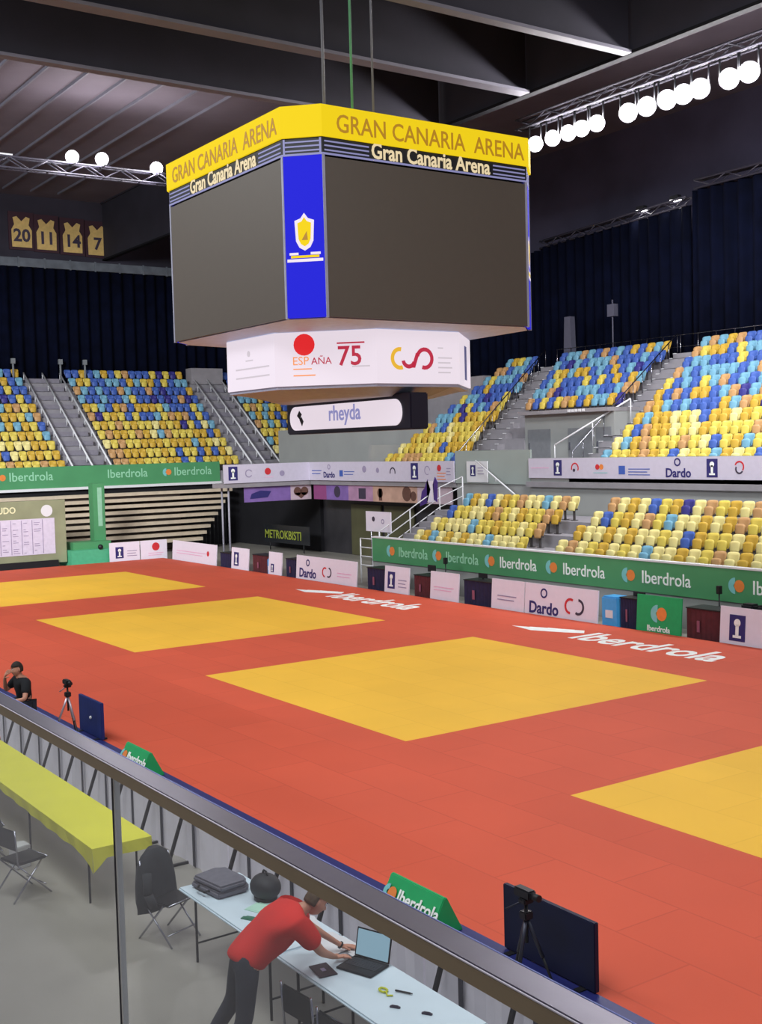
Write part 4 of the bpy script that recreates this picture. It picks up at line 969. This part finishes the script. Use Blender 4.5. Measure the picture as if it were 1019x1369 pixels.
# ------------------------------------------------------------------ people
SKIN = mat('skin', (196, 140, 116), .6, var=.05); HAIR = mat('dark_brown_hair', (44, 36, 32), .8, var=.2, scale=30, bump=.4); HAIR2 = mat('brown_hair', (84, 66, 50), .8, var=.25, scale=30, bump=.4)
REDSH = mat('red_shirt', (206, 44, 38), .85, var=.08, scale=5, bump=.15); BLKSH = mat('black_shirt', (24, 26, 30), .9, var=.15); TROU = mat('dark_trousers', (44, 46, 56), .85, var=.1, scale=8)
def skin(name, chains, m, parent, sub=2, root=None):
    """chains: lists of (point, radius or (rx, ry)); points shared by value are welded"""
    pts = {}; rad = []; V = []; E = set()
    for ch in chains:
        prev = None
        for p, r in ch:
            k = tuple(round(c, 4) for c in p)
            if k not in pts: pts[k] = len(V); V.append(k); rad.append(r if isinstance(r, tuple) else (r, r))
            i = pts[k]
            if prev is not None and prev != i: E.add((prev, i))
            prev = i
    me = bpy.data.meshes.new(name); me.from_pydata(V, list(E), [])
    o = bpy.data.objects.new('tmp', me); C.objects.link(o)
    o.modifiers.new('s', 'SKIN'); s2 = o.modifiers.new('u', 'SUBSURF'); s2.levels = sub; s2.render_levels = sub
    for i, r in enumerate(rad):
        me.skin_vertices[0].data[i].radius = r; me.skin_vertices[0].data[i].use_root = (i == 0)
    dg = bpy.context.evaluated_depsgraph_get(); nm = bpy.data.meshes.new_from_object(o.evaluated_get(dg))
    bpy.data.objects.remove(o)
    for p in nm.polygons: p.use_smooth = True
    nm.materials.clear(); nm.materials.append(m); nm.name = name
    return link(name, nm, parent)
def add_head(mb, c, fwd, up, s=1.0):
    """head shape: skull, face with brow, nose, mouth, chin and ears"""
    f = Vector(fwd).normalized(); u = Vector(up); u = (u-f*u.dot(f)).normalized(); r = f.cross(u)
    M = Matrix(((r.x, f.x, u.x, c[0]), (r.y, f.y, u.y, c[1]), (r.z, f.z, u.z, c[2]), (0, 0, 0, 1))) @ Matrix.Scale(s, 4)
    g = bmesh.ops.create_uvsphere(mb.b, u_segments=24, v_segments=18, radius=1)
    for v in g['verts']:
        x, y, z = v.co
        X, Y, Z = x*.077, y*.095, z*.118
        if z < -.1: X *= 1-.38*((-z-.1)/.9)**1.2; Y = Y*(1-.22*(-z)) + (.012 if y > 0 else .01)
        if y > .75 and abs(x) < .22 and -.25 < z < .15: Y += .02*(1-abs(x)/.22)
        if y > .7 and .12 < z < .3 and .2 < abs(x) < .55: Y -= .006
        if y > .7 and -.48 < z < -.36: Y += .005
        if y > .6 and -.85 < z < -.6: Y += .008
        v.co = M @ Vector((X, Y, Z))
        for fc in v.link_faces: fc.smooth = True
    for s_ in (-1, 1):
        g = bmesh.ops.create_uvsphere(mb.b, u_segments=10, v_segments=8, radius=1)
        for v in g['verts']:
            v.co = M @ Vector((s_*.078+v.co.x*.010, -.005+v.co.y*.02, .0+v.co.z*.032))
            for fc in v.link_faces: fc.smooth = True
    return M
def hair_cap(M, m, parent, full=1.0):
    b = MB(); g = bmesh.ops.create_uvsphere(b.b, u_segments=22, v_segments=16, radius=1)
    dele = [v for v in g['verts'] if (v.co.z < .28 and v.co.y > .05) or v.co.z < -.45]
    bmesh.ops.delete(b.b, geom=dele, context='VERTS')
    for v in b.b.verts:
        x, y, z = v.co; v.co = M @ Vector((x*.085, y*.101-.004, z*.126+.004))
    for f in b.b.faces: f.smooth = True
    o = b.build('hair', m, parent); md = o.modifiers.new('t', 'SOLIDIFY'); md.thickness = .012; md.offset = 0
    return o
def features(M, parent):
    b = MB(M)
    for s_ in (-1, 1): b.mi = 0; b.sphere((s_*.03, .087, .018), .009); b.mi = 1; b.sphere((s_*.03, .094, .018), .0045); b.mi = 1; b.box(s_*.03-.014, s_*.03+.014, .088, .095, .036, .042)
    b.build('eyes', [WHTP, HAIR], parent)
    MB(M).box(-.022, .022, .085, .092, -.052, -.046).build('mouth', mat('lips', (150, 84, 80), .6), parent)
def hand_chains(w, d, n, side, curl=.5, s=1.0, gap=.021):
    """w wrist point, d direction of fingers, n palm normal (down), side = direction of the thumb"""
    w, d, n, t = Vector(w), Vector(d).normalized(), Vector(n).normalized(), Vector(side).normalized()
    P = w+d*.05*s; out = [[(tuple(w), (.026*s, .019*s)), (tuple(P), (.036*s, .016*s))]]
    for i, (o_, ln) in enumerate(((1.5, .072), (.5, .08), (-.5, .074), (-1.5, .058))):
        k = P+d*.045*s+t*gap*o_*s; a = k+(d*math.cos(curl*.6)+n*math.sin(curl*.6))*ln*.55*s; e_ = a+(d*math.cos(curl*1.6)+n*math.sin(curl*1.6))*ln*.5*s
        out.append([(tuple(P), (.036*s, .016*s)), (tuple(k), .0105*s), (tuple(a), .0095*s), (tuple(e_), .0075*s)])
    b0 = w+d*.02*s+t*.03*s; b1 = b0+(t*.8+d*.6)*.035*s; b2 = b1+(d*.9+t*.2+n*.3)*.032*s
    out.append([(tuple(w), (.026*s, .019*s)), (tuple(b0), .0125*s), (tuple(b1), .011*s), (tuple(b2), .0085*s)])
    return out

# the bending man in the red shirt
man = empty('person', (15.75, -7.3, FZ), 0, 'person in red shirt and dark trousers bending over the white table', 'person')
def rel(p, o=(15.75, -7.3, FZ)): return (p[0]-o[0], p[1]-o[1], p[2]-o[2])
def rc(ch): return [(rel(p), r) for p, r in ch]
PV = (15.85, -7.32, .84); SP = (15.88, -7.14, .99); CHT = (15.95, -6.96, 1.12); NK = (16.0, -6.83, 1.20); HD0 = (16.02, -6.78, 1.225); HD = (16.04, -6.71, 1.25)
HL, HR = (15.75, -7.31, .80), (15.96, -7.36, .80)
HLM = (15.855, -7.36, .74)
KL, KR = (15.56, -7.30, .36), (15.99, -7.42, .36); AL, AR = (15.36, -7.45, -.03), (15.92, -7.62, -.03)
TL, TRt = (15.38, -7.27, -.08), (15.96, -7.44, -.08)
SL, SR = (15.80, -6.87, 1.17), (16.15, -6.95, 1.13)
EL, ER = (15.74, -6.60, .90), (16.19, -6.76, .86)
WL, WR = (15.84, -6.33, .68), (15.99, -6.50, .675)
body = [
 [(PV, (.15, .12)), (SP, (.135, .11)), (CHT, (.15, .115)), (NK, (.062, .06)), (HD0, (.055, .055)), (HD, .06)],
 [(PV, (.15, .12)), (HL, .095), (KL, .062), (AL, .042), (TL, .038)], [(PV, (.15, .12)), (HR, .095), (KR, .062), (AR, .042), (TRt, .038)],
 [(CHT, (.15, .115)), (SL, .062), (EL, .043), (WL, (.026, .019))], [(CHT, (.15, .115)), (SR, .062), (ER, .043), (WR, (.026, .019))]]
body += hand_chains(WL, (.35, .75, -.12), (0, 0, -1), (.9, -.4, 0), .35, 1.0)
body += hand_chains(WR, (.1, .9, -.12), (0, 0, -1), (-.9, .1, 0), .35, 1.0)
bd = skin('body', [rc(c) for c in body], SKIN, man)
hb = MB(); MH = add_head(hb, rel(HD), (.25, .75, -.62), (.1, .62, .75)); hm = hb.mesh('head', SKIN)
# join head into the body mesh so that the body stays one mesh
def merge(o, me2):
    bm = bmesh.new(); bm.from_mesh(o.data); bm.from_mesh(me2); bm.to_mesh(o.data); bm.free()
merge(bd, hm); hair_cap(MH, HAIR2, man); features(MH, man)
mid = lambda a, c, t: tuple(a[i]+(c[i]-a[i])*t for i in range(3))
skin('shirt', [rc(c) for c in [
 [(mid(PV, HLM, .55), (.205, .175)), (PV, (.21, .18)), (SP, (.21, .175)), (CHT, (.225, .175)), (mid(CHT, NK, .72), (.11, .10))],
 [(CHT, (.225, .175)), (SL, .115), (mid(SL, EL, .8), .092)], [(CHT, (.225, .175)), (SR, .115), (mid(SR, ER, .8), .092)]]], REDSH, man)
skin('trousers', [rc(c) for c in [
 [(mid(PV, SP, .2), (.155, .125)), (PV, (.162, .132)), (HL, .112), (KL, .082), (mid(KL, AL, .9), .066)], [(PV, (.162, .132)), (HR, .112), (KR, .082), (mid(KR, AR, .9), .066)]]], TROU, man)
for a, t in ((AL, TL), (AR, TRt)):
    d = Vector(t)-Vector(a); b = MB(); b.sphere(rel((lerp(a[0], t[0], .6), lerp(a[1], t[1], .6), FZ+.045)), .05, .95, 2.5, .85); b.build('shoe', BLACK, man)
MB().tube(rel(mid(EL, WL, .93)), rel(mid(EL, WL, .97)), .034, 16).build('wristwatch', BLACK, man)

# the seated man in the black shirt at the left
m2 = empty('person', (2.5, -5.0, FZ), 0, 'person in black shirt sitting at the far left edge with a hand at the chin', 'person')
def r2(p): return (p[0]-2.25, p[1]+5.0, p[2]-FZ)
def rc2(ch): return [(r2(p), r) for p, r in ch]
pv = (2.25, -4.98, .42); sp = (2.25, -5.0, .60); ct = (2.25, -5.03, .76); nk = (2.27, -5.07, .90); h0 = (2.28, -5.09, .97); hd = (2.30, -5.12, 1.04)
hl, hr = (2.15, -5.0, .40), (2.35, -5.0, .40); kl, kr = (2.05, -5.42, .42), (2.45, -5.42, .42); al, ar = (2.05, -5.44, -.04), (2.45, -5.44, -.04); tl, tr_ = (2.05, -5.58, -.08), (2.45, -5.58, -.08)
sl, sr = (2.03, -5.03, .84), (2.50, -5.03, .84); el, er = (1.88, -5.2, .62), (2.66, -5.12, .58); wl, wr = (2.12, -5.28, .90), (2.42, -5.40, .52)
bod = [[(pv, (.15, .12)), (sp, (.135, .11)), (ct, (.155, .115)), (nk, (.06, .06)), (h0, .055), (hd, .06)],
 [(pv, (.15, .12)), (hl, .09), (kl, .062), (al, .042), (tl, .036)], [(pv, (.15, .12)), (hr, .09), (kr, .062), (ar, .042), (tr_, .036)],
 [(ct, (.155, .115)), (sl, .062), (el, .042), (wl, (.026, .019))], [(ct, (.155, .115)), (sr, .062), (er, .042), (wr, (.026, .019))]]
bod += hand_chains(wl, (.3, .25, .5), (.3, .6, 0), (.6, .2, -.5), .9); bod += hand_chains(wr, (-.2, -.9, -.2), (0, 0, -1), (-.9, .1, 0), .4)
bd2 = skin('body', [rc2(c) for c in bod], SKIN, m2)
hb = MB(); MH2 = add_head(hb, r2(hd), (.12, -.95, -.12), (0, 0, 1)); merge(bd2, hb.mesh('head', SKIN)); hair_cap(MH2, HAIR, m2); features(MH2, m2)
skin('shirt', [rc2(c) for c in [[(pv, (.17, .14)), (sp, (.16, .13)), (ct, (.185, .14)), (mid(ct, nk, .7), (.09, .08))], [(ct, (.185, .14)), (sl, .09), (mid(sl, el, .75), .07)], [(ct, (.185, .14)), (sr, .09), (mid(sr, er, .75), .07)]]], BLKSH, m2)
skin('trousers', [rc2(c) for c in [[(pv, (.165, .135)), (hl, .105), (kl, .08), (mid(kl, al, .9), .064)], [(pv, (.165, .135)), (hr, .105), (kr, .08), (mid(kr, ar, .9), .064)]]], TROU, m2)
for t in (tl, tr_):
    b = MB(); b.sphere(r2((t[0], t[1]+.02, FZ+.045)), .05, .95, 2.4, .85); b.build('shoe', BLACK, m2)
m2.scale = (1.12, 1.12, 1.12)
e = empty('low_stool', (2.5, -4.98, FZ), 0, 'low black stool under the seated person in black at the left edge', 'stool')
MB().tube((0, 0, .30), (0, 0, .335), .17, 18).build('seat', BLACK, e)
for k in range(3): MB().tube((.1*math.cos(k*2.094), .1*math.sin(k*2.094), .30), (.17*math.cos(k*2.094), .17*math.sin(k*2.094), .0), .014, 6).build('leg', BLACK, e)

# ------------------------------------------------------------------ glass railing in front of the camera
gr = empty('glass_railing', (21.97, -10.8, 3.3), 0, 'glass railing with flat steel handrail running across the foreground', 'railing')
HRM = mat('handrail_steel', (150, 146, 160), .32, metal=.75, var=.03, scale=20)
b = MB().box(-14, 6, -.028, .028, 1.130, 1.15); b.build('handrail', HRM, gr, .003)
MB().box(-14, 6, -.0305, -.0285, 1.119, 1.1465).build('painted_reflection', mat('reflection_brown', (176, 158, 126), .5, metal=.2), gr)  # brown strip painted in place of the reflection on the rail's front face
MB().tube((-14, -.0297, 1.1488), (6, -.0297, 1.1488), .0016, 8).build('painted_highlight', mat('painted_highlight', (246, 240, 248), .3), gr)  # white strip painted as the highlight along the near top edge
MB().tube((-14, .0282, 1.1492), (6, .0282, 1.1492), .0012, 8).build('painted_highlight', mat('blue_highlight', (170, 180, 246), .3), gr)  # bluish strip, a highlight put into colour along the far top edge
GL = bpy.data.materials.new('slightly_dusty_glass'); GL.use_nodes = True; nt = GL.node_tree; nt.nodes.clear()
out = nt.nodes.new('ShaderNodeOutputMaterial'); m1 = nt.nodes.new('ShaderNodeMixShader'); m2_ = nt.nodes.new('ShaderNodeMixShader')
tp = nt.nodes.new('ShaderNodeBsdfTransparent'); tp.inputs[0].default_value = (.98, .99, .985, 1); df = nt.nodes.new('ShaderNodeBsdfDiffuse'); df.inputs[0].default_value = (.7, .72, .72, 1)
gs = nt.nodes.new('ShaderNodeBsdfGlossy'); gs.inputs['Roughness'].default_value = .02; fr = nt.nodes.new('ShaderNodeFresnel'); fr.inputs[0].default_value = 1.45
ns = nt.nodes.new('ShaderNodeTexNoise'); ns.inputs['Scale'].default_value = 1.5; mp = nt.nodes.new('ShaderNodeMapRange'); mp.inputs[3].default_value = .03; mp.inputs[4].default_value = .09
tc = nt.nodes.new('ShaderNodeTexCoord'); nt.links.new(tc.outputs['Object'], ns.inputs['Vector']); nt.links.new(ns.outputs['Fac'], mp.inputs[0])
nt.links.new(mp.outputs[0], m1.inputs[0]); nt.links.new(tp.outputs[0], m1.inputs[1]); nt.links.new(df.outputs[0], m1.inputs[2])
ge = nt.nodes.new('ShaderNodeNewGeometry'); mm = nt.nodes.new('ShaderNodeMath'); mm.operation = 'SUBTRACT'; mm.inputs[0].default_value = 1; mu = nt.nodes.new('ShaderNodeMath'); mu.operation = 'MULTIPLY'
nt.links.new(ge.outputs['Backfacing'], mm.inputs[1]); nt.links.new(mm.outputs[0], mu.inputs[0]); nt.links.new(fr.outputs[0], mu.inputs[1]); nt.links.new(mu.outputs[0], m2_.inputs[0]); nt.links.new(m1.outputs[0], m2_.inputs[1]); nt.links.new(gs.outputs[0], m2_.inputs[2]); nt.links.new(m2_.outputs[0], out.inputs[0])
for x0, x1 in ((-13.9, -.0065), (.0135, 5.9)): MB().box(x0, x1, -.006, .006, -.28, 1.118).build('glass_panel', GL, gr)
MB().box(-.006, .003, -.008, .008, -.3, 1.117).build('gasket', BLACK, gr)
MB().box(.0035, .013, -.007, .007, -.3, 1.117).build('edge_strip', mat('frosted_edge', (226, 228, 222), .5), gr)
b = MB().box(8, 28, -10.9, -10.76, 2.6, 3.0); b.box(8, 28, -16, -10.9, 2.8, 3.0); struct('trim_11', b, CONCD)
b = MB().box(8, 30, -16.2, -16, 3.3, 14); struct('wall_behind', b, mat('brown_back_wall', (110, 96, 78), .8))
